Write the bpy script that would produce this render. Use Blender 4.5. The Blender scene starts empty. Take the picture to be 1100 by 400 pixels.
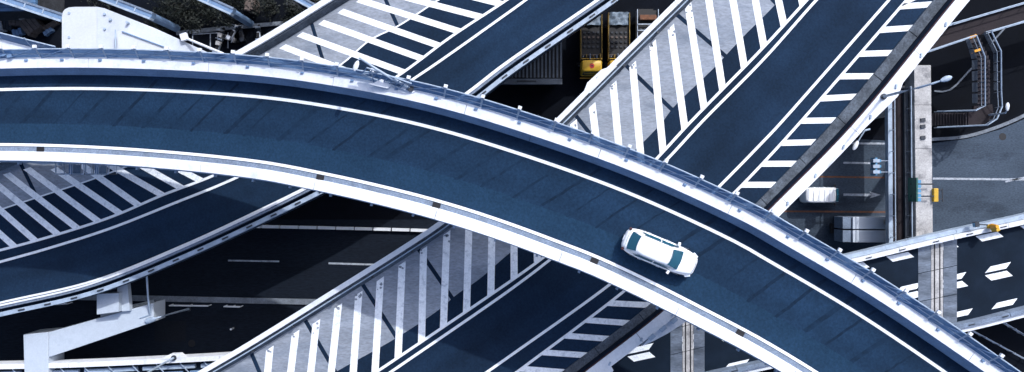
import bpy, bmesh, math, random
from mathutils import Vector, Matrix
random.seed(7)
R = math.radians
S = bpy.context.scene
COL = S.collection
# ------------------------------------------------------------------ camera, world, sun, exposure
ZC, F = 68.0, 800.0                       # drone height (m), focal length in photograph pixels (1100 wide)
cam = bpy.data.objects.new('camera', bpy.data.cameras.new('camera')); COL.objects.link(cam)
cam.location = (0, 0, ZC); cam.rotation_euler = (0, 0, 0)
cam.data.sensor_width = 36; cam.data.lens = 36 * F / 1100; cam.data.clip_end = 5000
S.camera = cam
SUN_AZ, SUN_EL = 35.0, 43.0               # azimuth clockwise from picture-up
w = bpy.data.worlds.new('World'); S.world = w; w.use_nodes = True
nt = w.node_tree
sky = nt.nodes.new('ShaderNodeTexSky'); sky.sky_type = 'NISHITA'; sky.sun_disc = False
sky.sun_elevation = R(SUN_EL); sky.sun_rotation = R(SUN_AZ); sky.air_density = 1.0; sky.dust_density = 7.0; sky.ozone_density = 7.0
nt.nodes['Background'].inputs['Strength'].default_value = 0.15
nt.links.new(sky.outputs[0], nt.nodes['Background'].inputs[0])
sd = bpy.data.lights.new('sun', 'SUN'); sd.energy = 2.1; sd.angle = R(0.6); sd.color = (0.97, 0.985, 1.0)
sun = bpy.data.objects.new('sun', sd); COL.objects.link(sun)
sv = Vector((math.sin(R(SUN_AZ)) * math.cos(R(SUN_EL)), math.cos(R(SUN_AZ)) * math.cos(R(SUN_EL)), math.sin(R(SUN_EL))))
sun.rotation_euler = sv.to_track_quat('Z', 'Y').to_euler(); sun.location = (60, 90, 120)
S.view_settings.view_transform = 'Standard'; S.view_settings.look = 'None'
S.view_settings.exposure = 0.6; S.view_settings.gamma = 1.0

# ------------------------------------------------------------------ materials
DARK = ('asphalt', 'paving', 'seam')
def mat(name, col, rough=.8, var=.25, scale=1.2, fine=.0, fscale=40., metal=0., bump=0., stretch=None, stain=None, stain_amt=0., stain_scale=.5, spec=.4, wear=0.):
    m = bpy.data.materials.new(name); m.use_nodes = True
    n = m.node_tree.nodes; l = m.node_tree.links; b = n['Principled BSDF']
    b.inputs['Roughness'].default_value = rough; b.inputs['Metallic'].default_value = metal
    b.inputs['Specular IOR Level'].default_value = .12 if any(k in name for k in DARK) else spec
    geo = n.new('ShaderNodeNewGeometry'); vec = geo.outputs['Position']
    if stretch:
        mp = n.new('ShaderNodeMapping'); mp.inputs['Rotation'].default_value = (0, 0, R(stretch[0])); mp.inputs['Scale'].default_value = (stretch[1], 1, 1)
        l.new(vec, mp.inputs[0]); vec = mp.outputs[0]
    def noise(sc, det=4, rg=.6):
        t = n.new('ShaderNodeTexNoise'); t.inputs['Scale'].default_value = sc; t.inputs['Detail'].default_value = det
        t.inputs['Roughness'].default_value = rg; l.new(vec, t.inputs['Vector']); return t.outputs['Fac']
    def mr(s, a, c, d, e):
        t = n.new('ShaderNodeMapRange'); t.inputs[1].default_value = a; t.inputs[2].default_value = c
        t.inputs[3].default_value = d; t.inputs[4].default_value = e; l.new(s, t.inputs[0]); return t.outputs[0]
    def mul(a, c):
        t = n.new('ShaderNodeMath'); t.operation = 'MULTIPLY'; l.new(a, t.inputs[0]); l.new(c, t.inputs[1]); return t.outputs[0]
    f = mr(noise(scale), .3, .7, 1 - var, 1 + var)
    if fine: f = mul(f, mr(noise(fscale, 2), .3, .7, 1 - fine, 1 + fine))
    vm = n.new('ShaderNodeVectorMath'); vm.operation = 'SCALE'; vm.inputs[0].default_value = col; l.new(f, vm.inputs['Scale'])
    out = vm.outputs[0]
    if stain:
        mx = n.new('ShaderNodeMix'); mx.data_type = 'RGBA'
        l.new(mr(noise(stain_scale, 6, .7), .52, .68, 0, stain_amt), mx.inputs['Factor'])
        l.new(out, mx.inputs['A']); mx.inputs['B'].default_value = (*stain, 1); out = mx.outputs['Result']
    if wear:                                # polished wheel paths, dusty edges; 'across' is 0 and 1 at the lane lines
        at = n.new('ShaderNodeAttribute'); at.attribute_name = 'across'
        cr = n.new('ShaderNodeValToRGB'); e = cr.color_ramp; e.interpolation = 'B_SPLINE'
        for pos, v in ((0, .35), (.10, .3), (.27, .75), (.42, .25), (.58, .25), (.74, .8), (.88, .4), (1, .55)):
            q = e.elements.new(pos); q.color = (v, v, v, 1)
        e.elements.remove(e.elements[0]) if False else None
        l.new(at.outputs['Fac'], cr.inputs[0])
        f1 = mr(cr.outputs[0], 0, 1, 1 - wear, 1 + wear)
        lf = mr(noise(.09, 3, .5), .35, .65, 1 - wear*.7, 1 + wear*.7)
        vs = n.new('ShaderNodeVectorMath'); vs.operation = 'SCALE'; l.new(out, vs.inputs[0]); l.new(mul(f1, lf), vs.inputs['Scale']); out = vs.outputs[0]
    l.new(out, b.inputs['Base Color'])
    if bump:
        bp = n.new('ShaderNodeBump'); bp.inputs['Strength'].default_value = bump; bp.inputs['Distance'].default_value = .02
        l.new(noise(fscale, 3), bp.inputs['Height']); l.new(bp.outputs[0], b.inputs['Normal'])
    return m
M = {}
M['asphalt_top'] = mat('blue grey asphalt', (.0098, .0280, .0595), .85, .16, .22, .20, 7, bump=.3, stain=(.0068, .0185, .038), stain_amt=.45, stain_scale=.35, wear=.24)
M['asphalt_strip'] = mat('newer asphalt strip', (.0108, .0330, .067), .85, .14, .3, .2, 7, bump=.3)
M['asphalt_mid'] = mat('navy asphalt', (.0080, .0212, .0455), .85, .18, .18, .20, 7, bump=.3, stain=(.0056, .0148, .031), stain_amt=.45, stain_scale=.22, wear=.22)
M['asphalt_deck'] = mat('dark navy asphalt', (.0050, .0115, .0225), .8, .22, .5, .3, 20, bump=.3, stain=(.009, .016, .03), stain_amt=.5)
M['seam2'] = mat('faint tar seam', (.0070, .0205, .044), .85, .3, 2)
M['seam'] = mat('tar seam', (.0058, .0170, .037), .85, .3, 2)
M['paint'] = mat('white road paint', (.81, .83, .85), .7, .06, 2, .08, 9, stain=(.30, .34, .40), stain_amt=.6, stain_scale=3.2)
M['line'] = mat('white line paint', (.76, .78, .80), .7, .05, 3, stain=(.40, .44, .50), stain_amt=.4, stain_scale=3.5)
M['oldpaint'] = mat('worn street paint', (.34, .37, .42), .8, .3, 3, .3, 14, stain=(.06, .07, .09), stain_amt=.6, stain_scale=2.5)
M['orange'] = mat('orange line paint', (.15, .062, .032), .8, .3, 3, stain=(.05, .04, .04), stain_amt=.6, stain_scale=2)
M['apron'] = mat('brushed concrete', (.238, .262, .303), .9, .16, .7, .2, 9, bump=.2, stretch=(40, .35), stain=(.115, .145, .19), stain_amt=.65, stain_scale=.5)
M['cap'] = mat('white coated parapet', (.70, .715, .745), .6, .05, .8, .06, 6, stain=(.44, .48, .55), stain_amt=.5, stain_scale=1.3)
M['white'] = mat('white coated steel', (.66, .68, .715), .5, .05, .7, .05, 8, stain=(.44, .48, .54), stain_amt=.5, stain_scale=1.1)
M['gutter'] = mat('grey concrete gutter', (.15, .19, .255), .9, .2, 1.5, .25, 10, stain=(.12, .15, .2), stain_amt=.5, stain_scale=1.2)
M['walk'] = mat('dark concrete service strip', (.076, .092, .115), .9, .4, 1.2, .35, 8, bump=.3, stain=(.02, .025, .035), stain_amt=.7, stain_scale=.8)
M['concrete'] = mat('weathered concrete', (.40, .39, .385), .9, .25, .9, .2, 8, bump=.2, stain=(.12, .12, .13), stain_amt=.75, stain_scale=.7)
M['bluepanel_shade'] = mat('blue grey panel and shaded wall', (.14, .225, .36), .75, .15, .8, .15, 9, stain=(.09, .14, .22), stain_amt=.5, stain_scale=.9)  # blue panels; on the ramp's inner parapet the blue stands for shade
M['piershade'] = mat('white pier greyed as shade', (.46, .51, .57), .6, .08, .6, .05, 9, stain=(.30, .35, .41), stain_amt=.5, stain_scale=.6)  # shade under the left flyover put into the white pier's colour
M['armshade'] = mat('shaded pier white', (.44, .47, .52), .6, .07, .6, .05, 9, stain=(.33, .37, .43), stain_amt=.6, stain_scale=.7)  # shaded copy of the head's white, the slope's shading put into the colour
M['headlit'] = mat('lit pier white', (.50, .52, .55), .6, .05, .6, .05, 9, stain=(.41, .44, .49), stain_amt=.5, stain_scale=.6)  # lit copy of the same white, for the flat head
M['patch'] = mat('repaired asphalt', (.0105, .013, .0185), .9, .2, .5, .3, 9)
M['darkguard'] = mat('dark guard asphalt coating', (.005, .011, .024), .9, .3, 1.5, .3, 9)
M['ribgrey'] = mat('dull grey ribs', (.10, .12, .15), .5, .25, 1, .2, 9)
M['dimyellow'] = mat('dirty yellow steel', (.20, .125, .02), .6, .4, 3, .3, 12)
M['screen'] = mat('dark mesh screen', (.035, .045, .06), .7, .3, 3, .3, 18)
M['girder'] = mat('dark girder steel', (.045, .07, .11), .6, .2, .6)
M['steel'] = mat('galvanised steel', (.42, .47, .54), .35, .15, 2, metal=.6)
M['rail'] = mat('pale blue rail', (.32, .39, .48), .5, .2, 2, stain=(.16, .2, .26), stain_amt=.4, stain_scale=1.5)
M['darksteel'] = mat('dark steel', (.03, .035, .045), .5, .2, 2)
M['plate'] = mat('shiny joint plate', (.15, .175, .21), .35, .45, 1.4, .2, 12, metal=.4, stretch=(0, .3))
M['ground'] = mat('dark worn asphalt', (.0020, .0034, .0070), .9, .35, .25, .4, 12, bump=.3, stain=(.0045, .0065, .0115), stain_amt=.6, stain_scale=.3)  # near black: shade over the open ground put into the colour
M['street'] = mat('street asphalt', (.050, .068, .094), .85, .28, .35, .3, 14, bump=.3, stretch=(0, .35), stain=(.016, .022, .032), stain_amt=.85, stain_scale=.28)
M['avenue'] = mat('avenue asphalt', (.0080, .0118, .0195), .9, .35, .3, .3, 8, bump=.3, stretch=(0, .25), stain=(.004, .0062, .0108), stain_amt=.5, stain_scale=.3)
M['plaza'] = mat('dark plaza paving', (.0015, .0026, .0054), .9, .3, .4, .3, 14, stain=(.0027, .0044, .0082), stain_amt=.5)  # near black: shade from beyond the plaza put into the colour
M['redfloor'] = mat('dark red walkway coating', (.013, .0082, .0112), .85, .25, 1, .3, 14)
M['tread'] = mat('stair tread', (.03, .025, .03), .85, .2, 1)
M['kerb'] = mat('kerb stone', (.16, .18, .21), .9, .25, 1.5, .2, 10)
M['yellow'] = mat('yellow paint', (.55, .33, .03), .45, .08, 1, stain=(.3, .17, .02), stain_amt=.3, stain_scale=3)
M['amber'] = mat('amber plastic', (.75, .34, .03), .35, .05, 1)
M['dullred'] = mat('dull red pipe', (.05, .014, .018), .6, .4, 2)
M['red'] = mat('red plastic', (.35, .02, .02), .3, .05, 1)
M['green'] = mat('green sign enamel', (.02, .10, .08), .5, .1, 2)
M['bluelens'] = mat('blue lens', (.10, .26, .42), .25, .1, 2)
M['carpaint'] = mat('white car paint', (.80, .81, .83), .22, .01, 1, spec=.6)
M['silver'] = mat('silver body panel', (.50, .55, .62), .45, .14, .8, metal=.0, stretch=(0, .2))
M['glass'] = mat('dark car glass', (.012, .075, .115), .06, .05, 1, spec=.8)
M['rubber'] = mat('black rubber', (.012, .012, .014), .8, .1, 3)
M['black'] = mat('black metal', (.008, .008, .010), .55, .2, 3)
M['lens'] = mat('lamp lens', (.70, .76, .82), .15, .02, 1)
M['tarp'] = mat('blue grey tarpaulin', (.13, .17, .22), .6, .45, 1.2, .3, 5, bump=.6, stretch=(30, .4))
M['brown'] = mat('weathered board', (.115, .09, .08), .9, .3, 2, .3, 9, stretch=(60, .3))
M['greyboard'] = mat('grey board', (.03, .033, .04), .9, .35, 2, .3, 9)
M['blueroof'] = mat('blue metal roof', (.07, .14, .25), .5, .25, 1, .1, 9, stain=(.10, .12, .15), stain_amt=.6, stain_scale=.8)
M['bark'] = mat('bark', (.03, .025, .02), .9, .2, 4)
M['leaf'] = mat('dark leaves', (.0045, .008, .0055), .7, .45, 1.6, .4, 9)
M['leaf2'] = mat('olive leaves', (.006, .0085, .0055), .7, .45, 1.6, .4, 9)
def fence_mat():
    m = bpy.data.materials.new('blue translucent panel'); m.use_nodes = True
    n = m.node_tree.nodes; l = m.node_tree.links; b = n['Principled BSDF']
    b.inputs['Base Color'].default_value = (.13, .25, .42, 1); b.inputs['Roughness'].default_value = .3
    t = n.new('ShaderNodeBsdfTransparent'); t.inputs[0].default_value = (.62, .76, .92, 1)
    x = n.new('ShaderNodeMixShader'); x.inputs[0].default_value = .62
    l.new(t.outputs[0], x.inputs[1]); l.new(b.outputs[0], x.inputs[2]); l.new(x.outputs[0], n['Material Output'].inputs[0])
    return m
M['panel'] = fence_mat()

# ------------------------------------------------------------------ geometry helpers
def P(px, py, z=0.0):                      # picture measure at height z -> metres (used once, to read plan positions off the photograph)
    k = (ZC - z) / F
    return Vector(((px - 550) * k, (200 - py) * k, z))
def tag(o, label=None, cat=None, group=None, kind=None):
    if label: o['label'] = label
    if cat: o['category'] = cat
    if group: o['group'] = group
    if kind: o['kind'] = kind
    return o
def empty(name, loc=(0, 0, 0), rz=0.0):
    o = bpy.data.objects.new(name, None); COL.objects.link(o); o.location = loc; o.rotation_euler = (0, 0, rz); o.empty_display_size = .3
    return o
def origin_of(o):
    v = Vector((0, 0, 0))
    while o: v += o.location; o = o.parent
    return v
class MB:
    def __init__(s): s.v = []; s.f = []; s.smooth = False
    def quad_strip(s, A, B):
        i = len(s.v); n = len(A)
        for a, b in zip(A, B): s.v += [Vector(a), Vector(b)]
        for k in range(n - 1): s.f.append((i + 2*k, i + 2*k + 1, i + 2*k + 3, i + 2*k + 2))
        return s
    def loft(s, rows, closed=False, caps=True):   # rows: equal-length polylines; surface through them
        i = len(s.v); n = len(rows[0]); m = len(rows)
        for r in rows: s.v += [Vector(p) for p in r]
        for a in range(m if closed else m - 1):
            b = (a + 1) % m
            for k in range(n - 1): s.f.append((i + a*n + k, i + a*n + k + 1, i + b*n + k + 1, i + b*n + k))
        if closed and caps:
            s.f.append(tuple(i + a*n for a in range(m))); s.f.append(tuple(i + a*n + n - 1 for a in reversed(range(m))))
        return s
    def prism(s, pts, h):                  # pts: top polygon (with z); extruded down by h
        i = len(s.v); n = len(pts)
        s.v += [Vector(p) for p in pts] + [Vector(p) - Vector((0, 0, h)) for p in pts]
        s.f.append(tuple(range(i, i + n))); s.f.append(tuple(range(i + 2*n - 1, i + n - 1, -1)))
        for k in range(n):
            j = (k + 1) % n; s.f.append((i + k, i + n + k, i + n + j, i + j))
        return s
    def box(s, c, d, rz=0.0, taper=1.0):
        c = Vector(c); cs, sn = math.cos(rz), math.sin(rz); pts = []
        i = len(s.v)
        for z, t in ((-.5, 1), (.5, taper)):
            for x, y in ((-.5, -.5), (.5, -.5), (.5, .5), (-.5, .5)):
                X, Y = x*d[0]*t, y*d[1]*t
                s.v.append(c + Vector((X*cs - Y*sn, X*sn + Y*cs, z*d[2])))
        s.f += [(i+3, i+2, i+1, i), (i+4, i+5, i+6, i+7)] + [(i+k, i+(k+1) % 4, i+4+(k+1) % 4, i+4+k) for k in range(4)]
        return s
    def tube(s, pts, r, n=8, r2=None):
        pts = [Vector(p) for p in pts]; i = len(s.v); m = len(pts)
        for k, p in enumerate(pts):
            t = (pts[min(k+1, m-1)] - pts[max(k-1, 0)]).normalized()
            u = t.cross(Vector((0, 0, 1)));
            if u.length < .05: u = t.cross(Vector((1, 0, 0)))
            u.normalize(); v = t.cross(u); rr = r if r2 is None else r + (r2 - r)*k/(m-1)
            for a in range(n):
                q = 2*math.pi*a/n; s.v.append(p + u*rr*math.cos(q) + v*rr*math.sin(q))
        for k in range(m - 1):
            for a in range(n):
                b = (a+1) % n; s.f.append((i+k*n+a, i+k*n+b, i+(k+1)*n+b, i+(k+1)*n+a))
        s.f.append(tuple(i+a for a in reversed(range(n)))); s.f.append(tuple(i+(m-1)*n+a for a in range(n)))
        return s
    def disc(s, c, r, h, n=16): return s.prism([Vector(c) + Vector((r*math.cos(2*math.pi*k/n), r*math.sin(2*math.pi*k/n), 0)) for k in range(n)], h)
    def build(s, name, m, parent=None, local=False, smooth=False, bevel=0):
        me = bpy.data.meshes.new(name)
        off = Vector((0, 0, 0)) if (local or not parent) else origin_of(parent)
        me.from_pydata([tuple(v - off) for v in s.v], [], s.f); me.materials.append(M[m]); me.update()
        bm = bmesh.new(); bm.from_mesh(me); bmesh.ops.recalc_face_normals(bm, faces=bm.faces)
        if bevel: bmesh.ops.bevel(bm, geom=list(bm.edges), offset=bevel, segments=2, affect='EDGES', profile=.6, clamp_overlap=True)
        bm.to_mesh(me); bm.free()
        if smooth:
            for p in me.polygons: p.use_smooth = True
        o = bpy.data.objects.new(name, me); COL.objects.link(o)
        if parent: o.parent = parent
        return o
def sheet_up(o):                           # open sheets: make every normal point up
    me = o.data
    if sum(p.normal.z * p.area for p in me.polygons) < 0: me.flip_normals()
    return o
def inst(o, parent, loc, rz=0.0):          # copy of a piece sharing its mesh
    c = o.copy(); COL.objects.link(c); c.parent = parent; c.location = Vector(loc) - (origin_of(parent) if parent else Vector((0, 0, 0))); c.rotation_euler = (0, 0, rz)
    return c
def copy_tree(o, parent=None):
    c = o.copy(); COL.objects.link(c)
    if parent: c.parent = parent
    for ch in [k for k in bpy.data.objects if k.parent == o]: copy_tree(ch, c)
    return c
class Curve:
    N = 90
    def __init__(s, px, z, raw=None, n=None):
        n = n or Curve.N
        if raw is not None: s.p = raw; return
        zf = z if callable(z) else (lambda a: z)
        pts = [Vector((a, b)) for a, b in px]
        pts = [2*pts[0] - pts[1]] + pts + [2*pts[-1] - pts[-2]]
        dense = []
        for i in range(1, len(pts) - 2):
            p0, p1, p2, p3 = pts[i-1:i+3]
            t0 = 0; t1 = t0 + (p1-p0).length**.5; t2 = t1 + (p2-p1).length**.5; t3 = t2 + (p3-p2).length**.5
            for k in range(20):
                t = t1 + (t2-t1)*k/20
                A1 = p0*(t1-t)/(t1-t0) + p1*(t-t0)/(t1-t0); A2 = p1*(t2-t)/(t2-t1) + p2*(t-t1)/(t2-t1); A3 = p2*(t3-t)/(t3-t2) + p3*(t-t2)/(t3-t2)
                B1 = A1*(t2-t)/(t2-t0) + A2*(t-t0)/(t2-t0); B2 = A2*(t3-t)/(t3-t1) + A3*(t-t1)/(t3-t1)
                dense.append(B1*(t2-t)/(t2-t1) + B2*(t-t1)/(t2-t1))
        dense.append(pts[-2])
        s.p = s.resample([P(q.x, q.y, zf(q.x)) for q in dense], n)
    @staticmethod
    def resample(d, n):
        L = [0]
        for a, b in zip(d, d[1:]): L.append(L[-1] + (b-a).length)
        out = []; j = 0
        for k in range(n):
            t = L[-1]*k/(n-1)
            while j < len(d) - 2 and L[j+1] < t: j += 1
            u = (t - L[j])/max(L[j+1]-L[j], 1e-9); out.append(d[j].lerp(d[j+1], min(max(u, 0), 1)))
        return out
    def at(s, t):
        x = min(max(t, 0), 1)*(len(s.p)-1); i = min(int(x), len(s.p)-2); return s.p[i].lerp(s.p[i+1], x-i)
    def length(s): return sum((b-a).length for a, b in zip(s.p, s.p[1:]))
    def tan(s, t):
        d = s.at(t+.01) - s.at(t-.01); d.z = 0; return d.normalized()
    def off(s, d, dz=0.0):                 # shift to the left of travel
        o = []
        for i, p in enumerate(s.p):
            t = s.p[min(i+1, len(s.p)-1)] - s.p[max(i-1, 0)]; t.z = 0; t.normalize()
            o.append(p + Vector((-t.y*d, t.x*d, dz)))
        return Curve(None, 0, raw=o)
    def near(s, q):
        b = min(range(len(s.p)), key=lambda i: (s.p[i].xy - q.xy).length)
        best = b/(len(s.p)-1); st = 1/(len(s.p)-1); c = best
        for k in range(-20, 21):
            t = best + st*k/20
            if 0 <= t <= 1 and (s.at(t).xy-q.xy).length < (s.at(c).xy-q.xy).length: c = t
        return c
    def sub(s, a, b, n=12): return [s.at(a + (b-a)*k/(n-1)) for k in range(n)]
def up(pts, dz): return [p + Vector((0, 0, dz)) for p in pts]
def deck_body(root, left, right, depth, m, name='deck', side=None, rows=None):    # asphalt top with a girder body below
    rr = rows or [(left, -1.), (right, 2.)]
    o = MB().loft([c.p for c, _ in rr]).build(name, m, root); sheet_up(o)
    at = o.data.attributes.new('across', 'FLOAT', 'POINT'); k_ = 0
    for c, v in rr:
        for _ in c.p: at.data[k_].value = v; k_ += 1
    a, b = left.off(.0, -.02).p, right.off(0, -.02).p
    ia = [p.lerp(q, .16) - Vector((0, 0, depth)) for p, q in zip(a, b)]; ib = [q.lerp(p, .16) - Vector((0, 0, depth)) for p, q in zip(a, b)]
    sa, sb = up(a, -.55), up(b, -.55)
    MB().loft([a, b, sb, ib, ia, sa], closed=True).build('girder', side or 'girder', root)
def line(root, curve, wdt, dz, m='line', name='lane_line', a=0., b=1.):
    n = max(4, int(90*(b-a)))
    c = Curve(None, 0, raw=curve.sub(a, b, n)); return sheet_up(MB().quad_strip(c.off(wdt/2, dz).p, c.off(-wdt/2, dz).p).build(name, m, root))
def bar(root, a, b, wdt, m='paint', name='stripe', z=None, sk=None):
    d = (b-a); d.z = 0; d.normalize(); nrm = Vector((-d.y, d.x, 0))*wdt/2
    ta = sk.normalized()*wdt/2/abs(sk.normalized().dot(Vector((-d.y, d.x, 0)))) if sk else nrm
    return sheet_up(MB().prism([a+ta, a-ta, b-ta, b+ta], .004).build(name, m, root))
def segments(c, step, gap, a=0., b=1.):
    L = c.length()*(b-a); n = max(1, round(L/step)); g = gap/2/c.length()
    return [(a+(b-a)*k/n + g, a+(b-a)*(k+1)/n - g) for k in range(n)]
def parapet(root, prof, step=6.0, m='cap', name='parapet_block', gap=.02, n=8):   # prof: list of Curves, closed section; split in blocks
    for a, b in segments(prof[0], step, gap):
        MB().loft([c.sub(a, b, n) for c in prof], closed=True).build(name, m, root)

# ------------------------------------------------------------------ ground and streets
def ngon(name, pts, z, m, kind='structure'):
    o = MB(); o.v = [P(a, b, 0) + Vector((0, 0, z)) for a, b in pts]; o.f = [tuple(range(len(pts)))]
    return tag(sheet_up(o.build(name, m)), kind=kind)
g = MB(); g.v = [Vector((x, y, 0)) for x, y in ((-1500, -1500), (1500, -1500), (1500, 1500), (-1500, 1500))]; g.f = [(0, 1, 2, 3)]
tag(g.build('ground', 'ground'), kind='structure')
EAST = 1500
street = ngon('street', [(560, 300), (560, 148), (930, 150), (1002, 154), (1040, 149), (1075, 139), (1105, 126), (1140, 108), (1190, 70), (1250, 10), (1330, -80), (1500, -80), (1700, 150), (1700, 330), (900, 330)], .004, 'street')
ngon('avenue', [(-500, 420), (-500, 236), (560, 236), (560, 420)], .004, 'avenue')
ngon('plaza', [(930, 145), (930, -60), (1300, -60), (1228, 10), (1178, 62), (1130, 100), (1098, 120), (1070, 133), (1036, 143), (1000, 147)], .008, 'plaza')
def mark(root, pts, m='oldpaint', name='road_marking', z=.012):
    o = MB().prism([P(a, b, 0) + Vector((0, 0, z)) for a, b in pts], .004).build(name, m, root); return o
def pxline(root, a, b, wpx, m='oldpaint', name='road_marking', z=.012):
    d = Vector((b[0]-a[0], b[1]-a[1])).normalized(); n = Vector((-d.y, d.x))*wpx/2
    return mark(root, [(a[0]+n.x, a[1]+n.y), (a[0]-n.x, a[1]-n.y), (b[0]-n.x, b[1]-n.y), (b[0]+n.x, b[1]+n.y)], m, name, z)
pxline(street, (820, 189), (950, 191), 1.8, 'orange', 'orange_line')
pxline(street, (820, 227), (960, 228), 1.8, 'orange', 'orange_line')
pxline(street, (1002, 192), (1300, 195), 2.2); pxline(street, (1080, 195.5), (1112, 188), 1.6)
pxline(street, (905, 154), (952, 154.5), 2)
pxline(street, (906, 175), (938, 175.5), 2); pxline(street, (960, 265), (1300, 285), 2)
mark(street, [(906, 208), (936, 208.3), (934, 206), (946, 209.5), (934, 213.3), (936, 211), (906, 210.5)], name='arrow_marking')
avenue = bpy.data.objects['avenue']
pxline(avenue, (245, 280), (300, 281), 1.7); pxline(avenue, (353, 283), (405, 284.5), 1.9); pxline(avenue, (140, 277.5), (192, 278.5), 1.5); pxline(avenue, (455, 286), (507, 287), 1.8)
mark(avenue, [(166, 345), (200, 345), (200, 367), (166, 367)], 'patch', 'asphalt_patch', .009)
# kerbs
def kerb(name, px, wdt, h, m, label=None):
    c = Curve(px, 0.0, n=40); r = empty(name, c.p[0]); tag(r, kind='structure')
    for a, b in segments(c, 2.4, .015):
        L, Rr = c.off(wdt/2).sub(a, b, 4), c.off(-wdt/2).sub(a, b, 4)
        MB().loft([up(L, h), up(Rr, h), Rr, L], closed=True).build('kerb_stone', m, r)
    return r
kerb('kerb', [(1000, 150), (1036, 147), (1070, 137), (1100, 124), (1134, 104), (1184, 66), (1240, 10)], .28, .14, 'kerb')
kerb('kerb', [(-100, 318), (60, 319), (180, 321), (270, 323), (345, 324.5), (470, 327)], .5, .14, 'kerb')
kerb('kerb', [(1003, 98), (1018, 98), (1040, 77), (1046, 71)], .14, .1, 'kerb')
kerb('kerb', [(1064, 47), (1082, 27), (1100, 8)], .14, .1, 'kerb')
kerb('kerb', [(190, 36), (250, 30), (297, 26), (360, 20)], .35, .16, 'kerb')
for k in range(3):
    pass
def manhole(px, py, lab, m='black'):
    r = tag(MB().disc(P(px, py) + Vector((0, 0, .014)), .33, .01, 18).build('manhole_cover', m), lab, 'manhole')
    return r
manhole(1077, 147, 'round dark manhole cover on the street inside the curved kerb')
manhole(206, 369, 'round dark manhole cover on the avenue near the white bollard')
# white median blocks
mroot = empty('median_barrier', P(280, 243)); tag(mroot, 'row of low white concrete blocks dividing the dark avenue', 'barrier')
c = Curve([(262, 243), (360, 245), (455, 247.5), (560, 251)], 0., n=40)
for a, b in segments(c, 1.72, .14):
    L, Rr = c.off(.13).sub(a, b, 3), c.off(-.13).sub(a, b, 3)
    MB().loft([up(L, .4), up(Rr, .4), Rr, L], closed=True).build('block', 'cap', mroot)
# guard rails on the kerb
def guard(px0, px1, lab):
    a, b = P(*px0), P(*px1); r = empty('guard_rail', a.lerp(b, .5)); tag(r, lab, 'guard rail')
    MB().tube([up([a], .8)[0], up([b], .8)[0]], .06, 8).build('top_rail', 'white', r)
    MB().tube([up([a], .45)[0], up([b], .45)[0]], .035, 6).build('lower_rail', 'white', r)
    n = max(2, round((b-a).length/1.5))
    for k in range(n+1):
        q = a.lerp(b, k/n); MB().tube([q, q + Vector((0, 0, .8))], .045, 6).build('post', 'white', r)
guard((186, 327), (227, 327.5), 'longer white guard rail on the kerb of the dark avenue')
guard((244, 328), (261, 328.5), 'short white guard rail on the kerb near the white bollard')
guard((48, 327), (78, 325), 'white guard rail on the kerb half hidden beside the pier')
b0 = P(251, 352.5); r = empty('bollard', b0); tag(r, 'small white bollard casting a short shadow on the avenue', 'bollard')
MB().disc(b0 + Vector((0, 0, .06)), .13, .06, 14).build('base', 'rubber', r)
MB().tube([b0 + Vector((0, 0, .06)), b0 + Vector((0, 0, .62)), b0 + Vector((0, 0, .7))], .07, 10, .09).build('post', 'white', r, smooth=False)

# ------------------------------------------------------------------ curved ramp on top
def zr(px): t = min(max(px/560., 0), 1); return 17.0 + 4.5*t*t*(3-2*t)
U = Curve([(-160, 105), (0, 96.5), (134, 96), (280, 104.5), (365, 116.5), (451, 134), (540, 159.5), (674, 207), (794, 262), (820, 277), (915, 333), (1015, 400), (1140, 490), (1250, 580)], zr, n=150)
Lc = Curve([(-160, 160), (0, 155.5), (140, 160.5), (280, 174), (345, 186), (400, 198), (460, 213), (512, 228.5), (560, 245), (600, 260), (640, 275.5), (700, 303.5), (757, 332.5), (815, 363), (876, 399.5), (990, 475), (1090, 550)], zr, n=150)
def flat_match(src, ref):
    out = []
    for u in ref.p:
        q = src.at(src.near(u)); k = (ZC-u.z)/(ZC-q.z); out.append(Vector((q.x*k, q.y*k, u.z)))
    return Curve(None, 0, raw=out)
Lc = flat_match(Lc, U)
ramp = empty('curved_ramp', U.at(.5)); tag(ramp, 'curved blue asphalt ramp crossing over all the other roads with one car on it', 'flyover')
deck_body(ramp, U.off(1.9, 0), Lc.off(-1.05, 0), 1.9, 'asphalt_top', rows=[(U.off(1.9, 0), -.4), (U, 0.), (Lc, 1.), (Lc.off(-1.05, 0), 1.25)])
line(ramp, U, .20, .020, name='edge_line'); line(ramp, Lc, .19, .020, name='edge_line')
mid = Curve(None, 0, raw=[u.lerp(l, .62) for u, l in zip(U.p, Lc.p)])
lo = Curve(None, 0, raw=[u.lerp(l, .965) for u, l in zip(U.p, Lc.p)])
sheet_up(MB().quad_strip(mid.off(0, .004).p, lo.off(0, .004).p).build('asphalt_strip', 'asphalt_strip', ramp))
n = 46
for k in range(1, n):                       # tar seams across the lane
    t = k/n + random.uniform(-.005, .005); a = mid.at(t); tu = U.near(a)
    dt = .026 + .007*min(1, t/.4) - .018*min(1, max(0, (t-.4)/.3)); w2 = random.choice((.07, .10, .13, .17))*random.uniform(.8, 1.2); L_, R_ = [], []
    f0 = .62 + random.uniform(-.03, .02)
    for i in range(13):
        v = i/12; f = f0*(1-v) - .18*v; tt = min(1, t + dt*v*1.1) + random.uniform(-1, 1)*.0004
        def dp(tq, f): return U.at(tq).lerp(Lc.at(tq), f) + Vector((0, 0, .012))
        L_.append(dp(tt - w2/U.length(), f)); R_.append(dp(tt + w2/U.length(), f))
    sheet_up(MB().quad_strip(L_, R_).build('tar_seam', random.choice(('seam', 'seam2')), ramp))
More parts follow.
